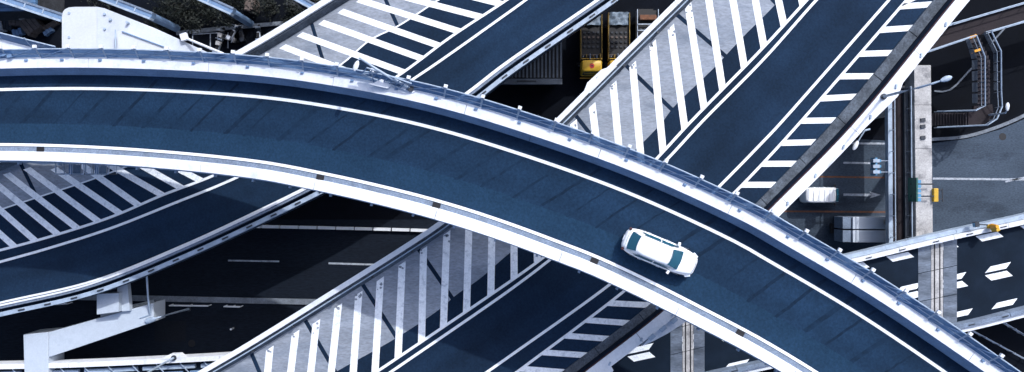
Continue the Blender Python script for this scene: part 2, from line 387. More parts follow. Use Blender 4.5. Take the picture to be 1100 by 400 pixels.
# upper parapet: sloped wall inside, its shade put in as blue, pale cap
parapet(ramp, [U.off(.92, .002), U.off(1.28, .92), U.off(1.42, .92), U.off(1.42, .0)], 9, 'bluepanel_shade', 'parapet_wall')
parapet(ramp, [U.off(1.27, .925), U.off(1.27, 1.02), U.off(1.93, 1.02), U.off(1.93, -.5), U.off(1.43, -.5), U.off(1.43, .925)], 9, 'cap', 'parapet_cap', gap=.03)
# lower parapet
sheet_up(MB().quad_strip(Lc.off(-.14, .005).p, Lc.off(-.5, .005).p).build('gutter', 'gutter', ramp))
parapet(ramp, [Lc.off(-.44, .004), Lc.off(-.58, .85), Lc.off(-1.1, .87), Lc.off(-1.1, -.4)], 7.5, 'cap', 'parapet_block', gap=.03)
MB().loft([Lc.off(-1.103, .3).p, Lc.off(-1.2, .3).p, Lc.off(-1.2, -.35).p, Lc.off(-1.103, -.35).p], closed=True).build('cable_duct', 'rail', ramp)
for px, py in ((44, 161), (345, 190), (469, 221), (640, 276.5), (795, 358)):      # drain inlets
    t = Lc.near(P(px, py, zr(px))); q = Lc.off(-.3).at(t); d = Lc.tan(t); rz = math.atan2(d.y, d.x)
    MB().box(q + Vector((0, 0, .03)), (.5, .34, .06), rz).build('drain_grate', 'black', ramp)
proto = None
for a, b in segments(Lc.off(-1.15), 2.6, 0):
    d = Lc.tan(a); q = Lc.off(-1.26, .1).at(a); rz = math.atan2(d.y, d.x)
    if proto is None: proto = MB().box((0, 0, 0), (.12, .18, .3)).build('bracket', 'rail', ramp, local=True); proto.location = q - ramp.location; proto.rotation_euler.z = rz
    else: inst(proto, ramp, q, rz)
for t in [k/30+.01*math.sin(k*7) for k in range(2, 29)]:    # little fixtures on the cap
    q = U.off(1.78, 1.02).at(t); d = U.tan(t); MB().box(q + Vector((0, 0, .05)), (.2, .12, .1), math.atan2(d.y, d.x)).build('fixture', 'bluepanel_shade', ramp)
for t in (.245, .40, .56, .84):              # rusty drip streak plates along the cap joint
    pass
# blue fence leaning outward on the cap
fence = empty('screen_fence', U.off(1.9, 1.02).at(.5)); tag(fence, 'blue translucent screen fence leaning outward along the ramp parapet', 'fence')
fb, ft, fm = U.off(1.93, .98), U.off(2.42, 1.50), U.off(2.18, 1.25)
segs = segments(fb, 2.3, 0)
for a, b in segs:
    A, B = fb.sub(a+.0005, b-.0005, 3), ft.sub(a+.0005, b-.0005, 3); d = Vector((0, 0, .02))
    MB().loft([A, B, [p-d for p in B], [p-d for p in A]], closed=True).build('panel', 'panel', fence)
    pa = fb.at(a); pb = pa.lerp(ft.at(a), 1.3); MB().tube([pa - Vector((0, 0, .05)), pb], .07, 6).build('post', 'rail', fence)
    dd = fb.tan(a); MB().box(pb, (.22, .2, .16), math.atan2(dd.y, dd.x)).build('post_cap', 'white', fence)
    MB().tube([fb.at(a+.0008) + Vector((0, 0, .06)), ft.at(b-.002) + Vector((0, 0, .06))], .045, 5).build('brace', 'bluepanel_shade', fence)
MB().tube(ft.off(.0, .03).p, .045, 6).build('top_rail', 'rail', fence)
MB().tube(fm.off(-.03, .0).p, .03, 6).build('middle_rail', 'rail', fence)
MB().tube(fb.off(.0, .04).p, .04, 6).build('bottom_rail', 'white', fence)
# emergency bay bulging out at the upper left
zb = 17.9
bay = empty('emergency_bay', P(20, 55, zb)); tag(bay, 'white emergency bay bulging from the ramp parapet at the far left', 'platform')
MB().prism([P(-60, 62, zb), P(-60, 40, zb), P(2, 42.5, zb), (P(66, 59, zb)), P(66, 62, zb)], .5).build('floor', 'cap', bay)
A = [P(-60, 40, zb), P(2, 42.5, zb), P(34, 50.5, zb), P(66, 58.5, zb)]
off = Vector((-.12, .42, .5))
for p, q in zip(A, A[1:]):
    d = Vector((0, 0, .02)); MB().loft([[p, q], [p+off, q+off], [p+off-d, q+off-d], [p-d, q-d]], closed=True).build('panel', 'panel', bay)
    MB().tube([p, p+off*1.15], .05, 6).build('post', 'rail', bay)
MB().tube([p+off for p in A], .045, 6).build('top_rail', 'rail', bay)
for px, py, s in ((3, 60, .35), (9, 58, .45), (14, 61, .3)): MB().box(P(px, py, zb) + Vector((0, 0, .22)), (s, s*.8, .44), .3).build('equipment_box', 'bluepanel_shade', bay)
# inspection cage under the lower edge, far left
zi = 15.6
cage = empty('inspection_cage', P(80, 180, zi)); tag(cage, 'small steel inspection cage hung below the ramp edge over the striped apron', 'cage')
for x0, x1 in ((60, 76), (78, 90), (92, 104), (106, 117)):
    a, b, c_, d = P(x0, 175, zi), P(x1, 176, zi), P(x1, 187, zi), P(x0, 187, zi)
    MB().tube([a, b, c_, d, a], .05, 5).build('rail', 'steel', cage)
    MB().tube([a - Vector((0, 0, 1)), b - Vector((0, 0, 1)), c_ - Vector((0, 0, 1)), d - Vector((0, 0, 1)), a - Vector((0, 0, 1))], .05, 5).build('rail', 'steel', cage)
    for q in (c_, d): MB().tube([q, q - Vector((0, 0, 1))], .045, 5).build('post', 'darksteel', cage)
MB().prism([P(74, 177, zi), P(77.5, 177, zi), P(77.5, 187, zi), P(74, 187, zi)], 1).build('door', 'bluepanel_shade', cage)
MB().prism([P(102, 178, zi), P(106, 178, zi), P(106, 187, zi), P(102, 187, zi)], 1).build('door', 'bluepanel_shade', cage)
MB().prism([P(26, 174, zi), P(40, 165, zi), P(62, 168, zi), P(58, 176, zi), P(45, 177, zi)], .15).build('platform', 'cap', cage)
# pier head sticking out beyond the ramp, white
zp = 15.6
pier = empty('ramp_pier', Vector((P(120, 60, zp).x, P(120, 60, zp).y, 0))); tag(pier, 'big white rounded pier head jutting out behind the curved ramp', 'pier')
m_ = MB()
m_.prism([P(66.5, 90, zp), P(66.5, 18, zp), P(67.5, 13, zp), P(70, 10, zp), P(74, 8.2, zp), P(80, 7.6, zp), P(104, 7.5, zp), P(104, 90, zp)], 2.6).build('pier_head', 'headlit', pier)
m2 = MB(); q = [P(104.2, 7.5, zp), P(112, 9, zp-.06), P(165, 30, zp-.5), P(222, 56, zp-.95), P(222, 90, zp-.95), P(104.2, 90, zp)]
m2.prism(q, 1.6).build('tapered_arm', 'armshade', pier)
MB().prism([P(126, 34, zp+.35), P(131, 32, zp+.35), P(180, 52, zp+.1), P(180, 66, zp+.1), P(126, 66, zp+.35)], .8).build('bearing_block', 'headlit', pier)
for a, b in (((128, 20), (133, 44)), ((160, 30), (160, 42))): MB().tube([P(*a, zp-.15-.012*(a[0]-104)+.02), P(*b, zp-.15-.012*(b[0]-104)+.1)], .03, 5).build('weld_seam', 'rail', pier)
for a in ((112, 15), (112, 31), (118, 21), (136, 24), (74, 14), (74, 40)): MB().disc(P(*a, zp+.05), .09, .3, 8).build('lifting_eye', 'rail', pier)
MB().tube([P(131, 34, zp+.43), P(176, 50.5, zp+.2)], .04, 6).build('rail', 'bluepanel_shade', pier)
MB().tube([P(124, 32, zp+.45), P(124, 52, zp+.45)], .05, 6).build('pipe', 'rail', pier)
c0 = P(100, 60, zp); MB().prism([c0 + Vector((-1.6, -2.2, -2.55)), c0 + Vector((1.6, -2.2, -2.55)), c0 + Vector((1.6, .8, -2.55)), c0 + Vector((-1.6, .8, -2.55))], zp - 2.55).build('column', 'white', pier)
MB().tube([P(197, 40, 15), P(240, 58, 16.4)], .09, 8).build('strut', 'white', pier)
MB().box(P(198, 40, 15.05), (.45, .5, .3), .3).build('strut_foot', 'white', pier)
for x in (270,):
    MB().prism([P(250, 58, 13.8), P(276, 47, 13.8), P(282, 52, 13.8), P(262, 64, 13.8)], .3)

# ------------------------------------------------------------------ left flyover
ZL = 8.5
LC = dict(
 cap=[(-160, 236), (-80, 208), (0, 176), (100, 136), (190, 97), (268, 57), (362, 0), (450, -57)],
 apron=[(-140, 276), (0, 225.5), (47, 210), (107, 190), (230, 141), (300, 108), (367, 69), (397, 43.5), (427, 28.5), (471, 0), (556, -55)],
 zebra=[(-140, 302), (0, 269), (60, 252.5), (120, 233), (174, 210), (231, 188), (330, 140), (427, 82), (484, 40), (544.6, 0), (620, -52)],
 lane=[(-140, 318), (0, 281.5), (60, 264.5), (120, 245), (187, 218.5), (251, 192.3), (350, 142), (441, 87), (540, 18), (565, 0), (640, -56)],
 rin=[(-140, 360), (0, 327), (102, 303), (200, 264), (280, 227), (325, 205), (420, 155), (501, 102), (540, 72), (644, 0), (722, -56)])
LK = {k: Curve(v, ZL) for k, v in LC.items()}
left = empty('left_flyover', LK['lane'].at(.5)); tag(left, 'lower striped flyover with grey apron passing under the ramp at left', 'flyover')
deck_body(left, LK['cap'], LK['rin'].off(-1.0), 1.7, 'asphalt_mid', rows=[(LK['cap'], -2.), (LK['lane'], 0.), (LK['rin'], 1.1), (LK['rin'].off(-1.0), 1.4)])
line(left, LK['zebra'], .20, .014, name='zebra_border'); line(left, LK['lane'], .20, .014); line(left, LK['rin'].off(.12), .16, .014, name='edge_line')
def apron_slabs(root, outer, inner, joints, z):
    ts = [(0, 0)] + sorted([(outer.near(P(*a, z)), inner.near(P(*b, z))) for a, b in joints]) + [(1, 1)]
    ga, gb = .15/outer.length(), .15/inner.length()
    for (a0, b0_), (a1, b1) in zip(ts, ts[1:]):
        A, B = outer.sub(a0+ga, a1-ga, 16), inner.sub(b0_+gb, b1-gb, 16)
        MB().loft([up(A, .012), up(B, .012), up(B, -.01), up(A, -.01)], closed=True).build('concrete_slab', 'apron', root)
apron_slabs(left, LK['cap'].off(-.55), LK['apron'], [((330, 18), (352, 80)), ((410, -12), (427, 28)), ((230, 78), (255, 130)), ((100, 137), (120, 187)), ((20, 170), (40, 212))], ZL)
line(left, LK['apron'], .12, .016, name='apron_border')
lb = [((411, -9), (516, 17.5)), ((386, 0), (493, 33.5)), ((365.5, 12), (471, 48.5)), ((345, 24), (452.5, 62)), ((322, 37), (431, 75)), ((303.5, 50), (411, 90)),
      ((284, 62), (392, 102)), ((196, 98), (300, 157)), ((216, 92), (318, 147)),
      ((160, 118), (258, 178)), ((178, 108), (279, 167)), ((139, 140), (236, 185)), ((150, 160), (215, 192.5)), ((120, 160), (195, 202.5)), ((100, 167), (175, 211)), ((76, 169), (149, 220)),
      ((58, 181), (129, 229)), ((29, 181), (105, 236)), ((7, 186.5), (82.5, 243)), ((-12, 191), (61.5, 249.5)), ((-30, 199), (37.5, 257)), ((-50, 207), (15, 263)), ((-72, 214), (-8, 270)), ((-94, 222), (-30, 276)),
      ((440, -20), (538, 4)), ((462, -33), (560, -10)), ((262, 72), (370, 115)), ((240, 82), (345, 130))]
for a, b in lb:
    A, B = P(*a, ZL), P(*b, ZL); B = LK['zebra'].at(LK['zebra'].near(B))
    tz = LK['zebra'].tan(LK['zebra'].near(B)); A.z = B.z = ZL + .02; bar(left, A, B, .50, sk=tz)
# left wall: dark inner band with a white tubular rail on top
cp = LK['cap']
parapet(left, [cp.off(-.55, .0), cp.off(-.3, .75), cp.off(0, .75), cp.off(0, -.5)], 5, 'walk', 'parapet_wall')
parapet(left, [cp.off(-.16, .76), cp.off(-.16, 1.05), cp.off(.28, 1.05), cp.off(.28, .6), cp.off(.01, .6), cp.off(.01, .76)], 10, 'white', 'parapet_cap')
# right wall: pale coping, dark trough, outer rail with pipe fixings
rc = LK['rin']
parapet(left, [rc.off(.0, .0), rc.off(-.06, .8), rc.off(-.36, .82), rc.off(-.36, .0)], 5, 'gutter', 'parapet_block')
MB().loft([rc.off(-.02, .80).p, rc.off(-.02, .9).p, rc.off(-.16, .9).p, rc.off(-.16, .80).p], closed=True).build('coping', 'cap', left)
parapet(left, [rc.off(-.62, .55), rc.off(-.62, .62), rc.off(-.96, .62), rc.off(-.96, -.4), rc.off(-.9, -.4), rc.off(-.9, .55)], 8, 'rail', 'outer_rail')
p0 = None
for a, b in segments(rc, 2.1, 0):
    q = rc.off(-.79, .66).at(a); d = rc.tan(a); rz = math.atan2(d.y, d.x)
    if p0 is None: p0 = MB().box((0, 0, 0), (.5, .12, .08)).build('pipe_clamp', 'darksteel', left, local=True); p0.location = q - left.location; p0.rotation_euler.z = rz
    else: inst(p0, left, q, rz)

# ------------------------------------------------------------------ wide flyover
ZW = 13.5
WC = dict(
 cap=[(60, 502), (130, 455), (215, 400), (270, 367.6), (350, 318), (436, 264), (475, 238), (540, 187), (597, 131), (660, 68), (729, 0), (790, -60), (840, -110)],
 apron=[(230, 480), (300, 436), (362, 399), (426, 363), (474, 331), (490, 317), (515, 300), (545, 274), (600, 232), (660, 182), (711, 132), (722, 117), (768, 72), (798, 40), (830, 8), (890, -60), (930, -105)],
 zebra=[(280, 482), (404, 400), (550, 301), (582.5, 277.6), (645, 228), (702, 174), (741, 132), (820, 51), (867, 0), (924, -60), (965, -105)],
 lane=[(300, 482), (419.5, 400), (550, 310), (591, 279), (652, 231), (711, 177), (754, 131), (820, 64), (877, 0), (933, -60), (975, -105)],
 rlane=[(405, 482), (523, 400), (550, 381), (654, 306.5), (715, 256), (771, 202), (820, 152), (837, 134), (955, 0), (1010, -62), (1050, -105)],
 rzebra=[(443, 482), (555, 400), (669, 314), (730, 262), (786, 210), (820, 175), (860, 131), (974, 0), (1028, -62), (1066, -105)],
 strip=[(495, 482), (603, 400), (698, 327), (765, 266), (820, 210), (893, 133), (1002.5, 0), (1054, -62), (1090, -105)],
 rcap=[(515, 482), (618, 400), (708, 330), (775, 268), (826, 217), (908, 133), (1017, 0), (1070, -62), (1106, -105)])
WK = {k: Curve(v, ZW, n=110) for k, v in WC.items()}
wide = empty('wide_flyover', WK['lane'].at(.5)); tag(wide, 'wide striped flyover running diagonally under the ramp with zebra bars on both sides', 'flyover')
deck_body(wide, WK['cap'], WK['rcap'].off(-.9), 1.9, 'asphalt_mid', rows=[(WK['cap'], -2.), (WK['lane'], 0.), (WK['rlane'], 1.), (WK['rcap'], 2.), (WK['rcap'].off(-.9), 2.2)])
line(wide, WK['zebra'], .20, .014, name='zebra_border'); line(wide, WK['lane'], .20, .014); line(wide, WK['rlane'], .20, .014); line(wide, WK['rzebra'], .20, .014, name='zebra_border')
apron_slabs(wide, WK['cap'].off(-.75), WK['apron'], [((389, 305), (425, 361)), ((328, 344), (354, 389)), ((447, 264), (476, 310)), ((270, 380), (290, 430)), ((671, 69), (722, 118)), ((726, 15), (781, 62)), ((615, 121), (660, 178)), ((535, 200), (580, 245)), ((786, -45), (835, 5))], ZW)
lbars = [((290, 374), (274, 478)), ((317.6, 357), (303, 464)), ((340, 345.5), (327, 448)), ((363.5, 328.5), (352, 434)), ((385.5, 315), (378, 417)), ((408.6, 299.7), (402.5, 400)), ((432, 283), (427.5, 384)), ((455, 267), (452, 366)),
  ((480, 250), (476, 351)), ((504, 232), (501, 334)), ((529, 212), (527, 316)), ((552, 192), (552, 299)), ((574, 171), (577, 281)), ((595, 151), (600, 263)), ((616, 131), (625, 243)),
  ((636, 113), (648, 222)), ((658.5, 90), (668, 205)), ((679.5, 69), (690, 186)), ((701, 46), (712, 163)), ((720.5, 29), (736, 138)), ((739, 6), (757, 117)), ((760, -8), (777, 97)), ((783, -25), (800, 73)), ((803, -45), (821, 51)), ((822, -65), (842, 27)), ((842, -86), (862, 5))]
for a, b in lbars:
    B = WK['zebra'].at(WK['zebra'].near(P(*b, ZW))); A = P(*a, ZW); A.z = B.z = ZW + .02
    o = bar(wide, A, B, .52, sk=WK['zebra'].tan(WK['zebra'].near(B)))
rb = [((953, -15), (1010, -19)), ((972, 11), (1001, 6)), ((950, 36), (980, 31)), ((928, 62), (956, 57)), ((906, 85), (936, 82)), ((884, 108), (917, 104)), ((862, 131), (895, 129)), ((840, 154), (873, 152)), ((820, 177), (853, 176)), ((798, 199), (832, 199)),
      ((776, 220), (808, 222)), ((753, 242), (788, 246)), ((728, 264), (765, 269)), ((703, 286), (742, 291)), ((679, 306), (715, 310)), ((653, 324.5), (697, 328)), ((629, 342), (673, 347)), ((606, 358), (651, 364)), ((582, 376), (628, 382)), ((558, 393.5), (604, 400)), ((534, 411), (580, 418)), ((508, 430), (556, 437))]
for a, b in rb:
    A = WK['rzebra'].at(WK['rzebra'].near(P(*a, ZW))); B = P(*b, ZW)
    q = WK['strip'].at(WK['strip'].near(B)); B = B.lerp(q, .6); A.z = B.z = ZW + .02
    d = (B-A).normalized(); bar(wide, A, B, .43, sk=WK['rzebra'].tan(WK['rzebra'].near(A)))
random.seed(21)
for a, b in lbars:
    B = P(*b, ZW); A = P(*a, ZW); d = (B-A).normalized(); nn = Vector((-d.y, d.x, 0))
    for k in range(random.randint(2, 4)):
        q = A + d*abs(random.gauss(.1, .35)) + nn*random.uniform(-.24, .24) + Vector((0, 0, .026)); r_ = random.uniform(.05, .13)
        o = MB().prism([q + Vector((math.cos(i*1.05)*r_*random.uniform(.6, 1.3), math.sin(i*1.05)*r_*random.uniform(.6, 1.3), 0)) for i in range(6)], .004).build('paint_chip', 'apron', wide)
wc = WK['cap']
parapet(wide, [wc.off(-.75, .0), wc.off(-.52, .55), wc.off(-.3, .8), wc.off(0, .8), wc.off(0, -.6)], 6, 'walk', 'parapet_wall')
MB().tube(wc.off(-.48, .78).p, .05, 6).build('handrail', 'rail', wide)
parapet(wide, [wc.off(-.24, .81), wc.off(-.24, 1.1), wc.off(.12, 1.1), wc.off(.12, .6), wc.off(.01, .6), wc.off(.01, .81)], 12, 'white', 'parapet_cap')
for a, b in segments(wc, 3.4, 0):
    q = wc.off(-.62, .5).at(a); MB().box(q, (.14, .14, .4), 0).build('post', 'darksteel', wide)
st, rk = WK['strip'], WK['rcap']
strip_segs = segments(st, 4.2, .05)
for a, b in strip_segs:
    A, B = st.sub(a, b, 6), [rk.at(rk.near(p)) for p in st.sub(a, b, 6)]
    MB().loft([up(A, .16), up(B, .16), B, A], closed=True).build('service_slab', 'walk', wide)
rk2 = rk
parapet(wide, [rk2.off(-.02, .0), rk2.off(-.02, .4), rk2.off(-.2, .95), rk2.off(-.2, 0)], 8, 'darkguard', 'inner_guard')
parapet(wide, [rk2.off(-.18, .97), rk2.off(-.18, 1.06), rk2.off(-.98, 1.06), rk2.off(-.98, -.6), rk2.off(-.86, -.6), rk2.off(-.86, .97)], 7, 'cap', 'parapet_cap', gap=.03)
MB().tube(rk2.off(-.15, .86).p, .035, 6).build('red_pipe', 'dullred', wide)
for a, b in segments(rk2, 2.9, 0):
    q = rk2.off(-.75, 1.1).at(a); d = rk2.tan(a); MB().box(q, (.28, .12, .1), math.atan2(d.y, d.x)+.5).build('fixing', 'rail', wide)
zt = ZW + 1.0
def platform(px, lab, z=None, h=.5):
    o = MB().prism([P(a, b, z or zt) for a, b in px], h).build('maintenance_platform', 'cap'); tag(o, lab, 'platform'); return o
pf = platform([(627, 99.5), (631, 89), (646, 75), (659, 70.5), (663, 71), (634, 100)], 'small white maintenance platform beside the parapet near the yellow trucks')
MB().prism([P(640, 84, zt+.06), P(645, 80, zt+.06), P(648.5, 83.5, zt+.06), P(643.5, 88, zt+.06)], .05).build('hatch', 'darksteel', pf)
MB().prism([P(634, 91, zt+.06), P(638, 88, zt+.06), P(641, 91, zt+.06), P(637, 94.5, zt+.06)], .05).build('hatch', 'rail', pf)
platform([(926, 141), (934, 122), (966, 82), (972, 84), (965, 103), (956, 112)], 'white lamp platform widening the parapet beside the long concrete beam', z=ZW+.9)
pf = platform([(690, 372), (712, 347), (724, 340), (738, 334), (738, 345), (718, 358), (703, 366)], 'white irregular platform beside the expansion joint below the ramp', z=ZW+.9)
for px, py in ((700, 362), (712, 353), (724, 344)): MB().box(P(px, py, ZW+1.0), (.5, .3, .3), .7).build('junction_box', 'rail', pf)
pf = platform([(640, 402), (642, 394), (648, 390), (655, 391), (659, 398), (654, 408)], 'rounded white lamp base on the wide flyover edge at the bottom', z=ZW+1.0)

# ------------------------------------------------------------------ street lamps
def lamp(base, pts, head, label, mpole='rail', r0=.10, hs=1.0, hm='rail'):
    o = empty('street_lamp', base); tag(o, label, 'street lamp')
    MB().disc(Vector(base) + Vector((0, 0, .12)), .22, .12, 10).build('base', 'darksteel', o)
    MB().tube([base] + list(pts), r0, 8, r0*.55).build('pole', mpole, o)
    d = (Vector(pts[-1]) - Vector(pts[-2])); d.z = 0; d.normalize(); c0 = Vector(pts[-1]) + d*.35*hs; rz = math.atan2(d.y, d.x)
    m_ = MB(); rows = []
    for x, wy, h in ((-.5, .10, .08), (-.25, .22, .14), (.1, .27, .17), (.4, .22, .13), (.58, .08, .06)):
        ring = []
        for k in range(8):
            q = 2*math.pi*k/8; v = Vector((x*hs, wy*hs*math.cos(q), h*hs*math.sin(q)))
            ring.append(c0 + Vector((v.x*math.cos(rz)-v.y*math.sin(rz), v.x*math.sin(rz)+v.y*math.cos(rz), v.z)))
        rows.append(ring + [ring[0]])
    m_.loft(rows); m_.build('lamp_head', hm, o, smooth=True)
    MB().disc(c0 - Vector((0, 0, .16*hs)), .16*hs, .03, 10).build('lens', 'lens', o)
    return o
b = P(949, 104, ZW+1.06); b = P(949, 104, ZW+1.06)
lamp(b, [P(968, 99, ZW+4.2), P(986, 94.5, ZW+6.6), P(1000, 90.5, ZW+7.2), P(1012, 86.5, ZW+7.4)], None, 'pale blue street lamp arching from the parapet over the long concrete beam', hs=.7)
b = P(441, 95, zr(441)+1.05)
lamp(b, [P(420, 84, zr(441)+1.5), P(402, 73, zr(441)+1.9), P(386, 62, zr(441)+2.1), P(384, 67, zr(441)+2.1)], None, 'white headed street lamp leaning from the ramp fence over the apron', hs=.6, hm='white')
b = P(890, 151); lamp(b, [P(912, 147, 4.5), P(934, 139, 8), P(929, 140, 8.3), P(921, 153, 8.2)], None, 'street lamp with white drop head in front of the parapet near the white van', hs=.75, hm='white')
b = P(1046, 126); lamp(b, [P(1066, 123.2, 3), P(1080, 121.5, 5), P(1082, 118, 5.2)], None, 'small street lamp standing on the kerb beside the stairs', hs=.65, hm='white')
b = P(203, 332); lamp(b, [P(188, 336, 3.2), P(172, 340.5, 6.2), P(166, 342.5, 6.5)], None, 'pale street lamp rising from the avenue beside the L shaped pier', hs=.9)

# plinths and ladder on the ramp fence near that lamp
zq = zr(415) + 1.03
pl = empty('fence_ladder', P(415, 85, zq)); tag(pl, 'blue ladder frame with two white plinths on the ramp parapet', 'ladder')
for a, b, c_, d in (((398, 91), (410, 85), (420, 92), (416, 95)), ((430, 95), (434, 89), (446, 99), (443, 100))):
    MB().prism([P(*a, zq+.25), P(*b, zq+.25), P(*c_, zq+.25), P(*d, zq+.25)], .25).build('plinth', 'white', pl)
A0, A1, B0, B1 = P(388, 80, zq+.2), P(436, 97, zq+.2), P(394, 73, zq+.8), P(442, 90, zq+.8)
for p, q in ((A0, A1), (B0, B1)): MB().tube([p, q], .05, 6).build('stile', 'rail', pl)
for k in range(9):
    t = k/8; MB().tube([A0.lerp(A1, t), B0.lerp(B1, t)], .035, 6).build('rung', 'bluepanel_shade', pl)
MB().tube([A0, B0.lerp(B1, .3)], .04, 6).build('brace', 'rail', pl); MB().tube([A0.lerp(A1, .5), B1], .04, 6).build('brace', 'rail', pl)

# ------------------------------------------------------------------ low deck with arrow-shaped lane marks
ZD = 7.5
DK_T = Curve([(500, 375), (640, 346), (780, 312), (922, 279.5), (1010, 258.5), (1100, 239), (1250, 204)], ZD)
DK_B = Curve([(500, 458), (640, 428), (771, 397), (900, 370), (1036, 345), (1100, 329), (1250, 292)], ZD)
low = empty('low_deck', DK_T.at(.5)); tag(low, 'low dark flyover with paired slanted lane marks and steel expansion joints', 'flyover')
deck_body(low, DK_T, DK_B, 1.5, 'asphalt_deck')
def quadmark(pts): sheet_up(MB().prism([P(a, b, ZD+.016) for a, b in pts], .004).build('lane_mark', 'paint', low))
for k in range(-1, 12):
    cx, cy = 1073 - 48*k, 291 + 10.9*k
    A = [(-15, 2.5), (-9, -4.5), (13, -9.5), (8, -2.5)]; B = [(-15, 5), (8.5, 0), (15, 5.5), (-8, 10.5)]
    quadmark([(cx+x, cy+y) for x, y in A]); quadmark([(cx+x, cy+y) for x, y in B])
    quadmark([(cx-10+x, cy-42+y) for x, y in B]); quadmark([(cx+7+x, cy+39+y) for x, y in A])
def joint(x0, x1, x2, x3, ext):
    def clip(x, cur): return min(cur.p, key=lambda p: abs(p.x - P(x, 0, ZD).x)).y
    for a, b, m_, nm in ((x0, x1, 'plate', 'joint_plate'), (x2, x3, 'plate', 'joint_plate'), (x1, x2, 'concrete', 'joint_concrete')):
        q = [P(a, 0, ZD), P(b, 0, ZD)]; pts = []
        for p, cur in ((q[0], DK_T), (q[1], DK_T), (q[1], DK_B), (q[0], DK_B)):
            i = min(range(len(cur.p)-1), key=lambda i: abs((cur.p[i].x+cur.p[i+1].x)/2 - p.x)); s_, e_ = cur.p[i], cur.p[i+1]
            y = s_.y + (e_.y-s_.y)*(p.x-s_.x)/(e_.x-s_.x); pts.append(Vector((p.x, y, ZD + .026)))
        n_ = 3
        for k in range(n_):
            def L(u, v): return u.lerp(v, k/n_ + .004), u.lerp(v, (k+1)/n_ - .004)
            a0, a1 = L(pts[0], pts[3]); b0_, b1 = L(pts[1], pts[2]); g_ = Vector((.015, 0, 0))
            MB().prism([a0+g_, b0_-g_, b1-g_, a1+g_], .02).build(nm, m_, low)
    for xm in ((x1*.72+x2*.28), (x1*.28+x2*.72)):
        MB().box((P(xm, 0, ZD).x, (clip(xm, DK_T)+clip(xm, DK_B))/2, ZD+.03), (.09, clip(xm, DK_T)-clip(xm, DK_B)-.4, .03)).build('joint_gap', 'black', low)
joint(986, 1000, 1013, 1028, 0); joint(720, 733, 745, 757, 0)
for cur, sg in ((DK_T, 1), (DK_B, -1)):
    parapet(low, [cur.off(-.05*sg, .0), cur.off(-.02*sg, .78), cur.off(.32*sg, .8), cur.off(.32*sg, -.4)], 4.5, 'cap' if sg == 1 else 'gutter', 'parapet_block', gap=.05)
    parapet(low, [cur.off(.34*sg, .4), cur.off(.36*sg, .5), cur.off(.72*sg, .5), cur.off(.72*sg, -.3), cur.off(.34*sg, -.3)], 6, 'rail' if sg == 1 else 'cap', 'outer_coping', gap=.03)
    for a, b in segments(cur, 2.8, 0):
        q = cur.off(.16*sg, .83).at(a); d = cur.tan(a); MB().box(q, (.5, .07, .06), math.atan2(d.y, d.x)).build('handhold', 'darksteel', low)
be = P(1063, 243, ZD+.85); r = empty('warning_beacon', be); tag(r, 'amber warning beacon standing on the low deck parapet', 'beacon')
MB().box(be + Vector((0, 0, .1)), (.5, .3, .2), .2).build('base', 'yellow', r)
MB().tube([be + Vector((.02, 0, .2)), be + Vector((.02, 0, .8)), be + Vector((.02, 0, .95))], .2, 12, .14).build('lamp', 'amber', r)
MB().box(be + Vector((.12, -.22, .5)), (.28, .3, .7), .5).build('housing', 'yellow', r)
be = P(1046, 241, ZD+.85); r = empty('floodlight', be); tag(r, 'dark floodlight on a bracket left of the amber beacon', 'floodlight')
MB().box(be + Vector((0, 0, .3)), (.34, .4, .35), .2).build('housing', 'darksteel', r); MB().tube([be + Vector((.1, 0, .2)), be + Vector((1.0, -.05, .2))], .05, 6).build('arm', 'darksteel', r)
MB().box(be + Vector((-.185, -.04, .3)), (.03, .32, .28), .2).build('lens', 'bluelens', r)

# ------------------------------------------------------------------ long concrete beam, footbridge and stairs (right)
ZB = 6.0
beam = empty('concrete_beam', Vector((P(991, 165, ZB).x, P(991, 165, ZB).y, 0))); tag(beam, 'long stained concrete pier beam running up the picture beside the footbridge', 'pier')
ys = [70, 113, 160, 214, 275, 340]
for a, b in zip(ys, ys[1:]):
    x0, x1 = 982 + (a-70)*.012, 1000 + (a-70)*.012
    MB().prism([P(x0, a+.15, ZB), P(x1, a+.15, ZB), P(x1+.5, b-.15, ZB), P(x0+.5, b-.15, ZB)], 1.5).build('beam_block', 'concrete', beam, bevel=.03)
for py in (95, 180, 300): c0 = P(991, py, ZB-1.5); MB().disc(c0, .6, ZB-1.5, 16).build('column', 'concrete', beam)
for py in (129, 136, 148): MB().box(P(991.5, py, ZB+.04), (.38, .3, .12), .1).build('anchor_plate', 'darksteel', beam)
sg = empty('sign_board', P(986, 204, ZB)); tag(sg, 'green backed sign board with pale blue lenses bracketed to the concrete beam', 'sign')
MB().prism([P(984.5, 191, ZB+1.35), P(986, 191, ZB+1.35), P(986, 217, ZB+1.35), P(984.5, 217, ZB+1.35)], 1.3).build('board', 'green', sg)
for k, py in enumerate((193.5, 198.5, 203.5, 208.5, 213)):
    MB().prism([P(986.2, py, ZB+1.2), P(989.5, py, ZB+1.2), P(989.5, py+3.6, ZB+1.2), P(986.2, py+3.6, ZB+1.2)], .9).build('lens_box', 'bluelens', sg)
for py in (198, 211): MB().tube([P(978, py, ZB+.5), P(1003, py, ZB+.5)], .06, 6).build('arm', 'darksteel', sg)
sh = empty('lane_signal', P(942, 179, 5.2)); tag(sh, 'small pale blue lane signal with three lenses left of the straight footbridge', 'signal')
MB().prism([P(940.5, 169.5, 5.6), P(942.5, 169.5, 5.6), P(942.5, 188.5, 5.6), P(940.5, 188.5, 5.6)], .9).build('housing', 'bluelens', sh)
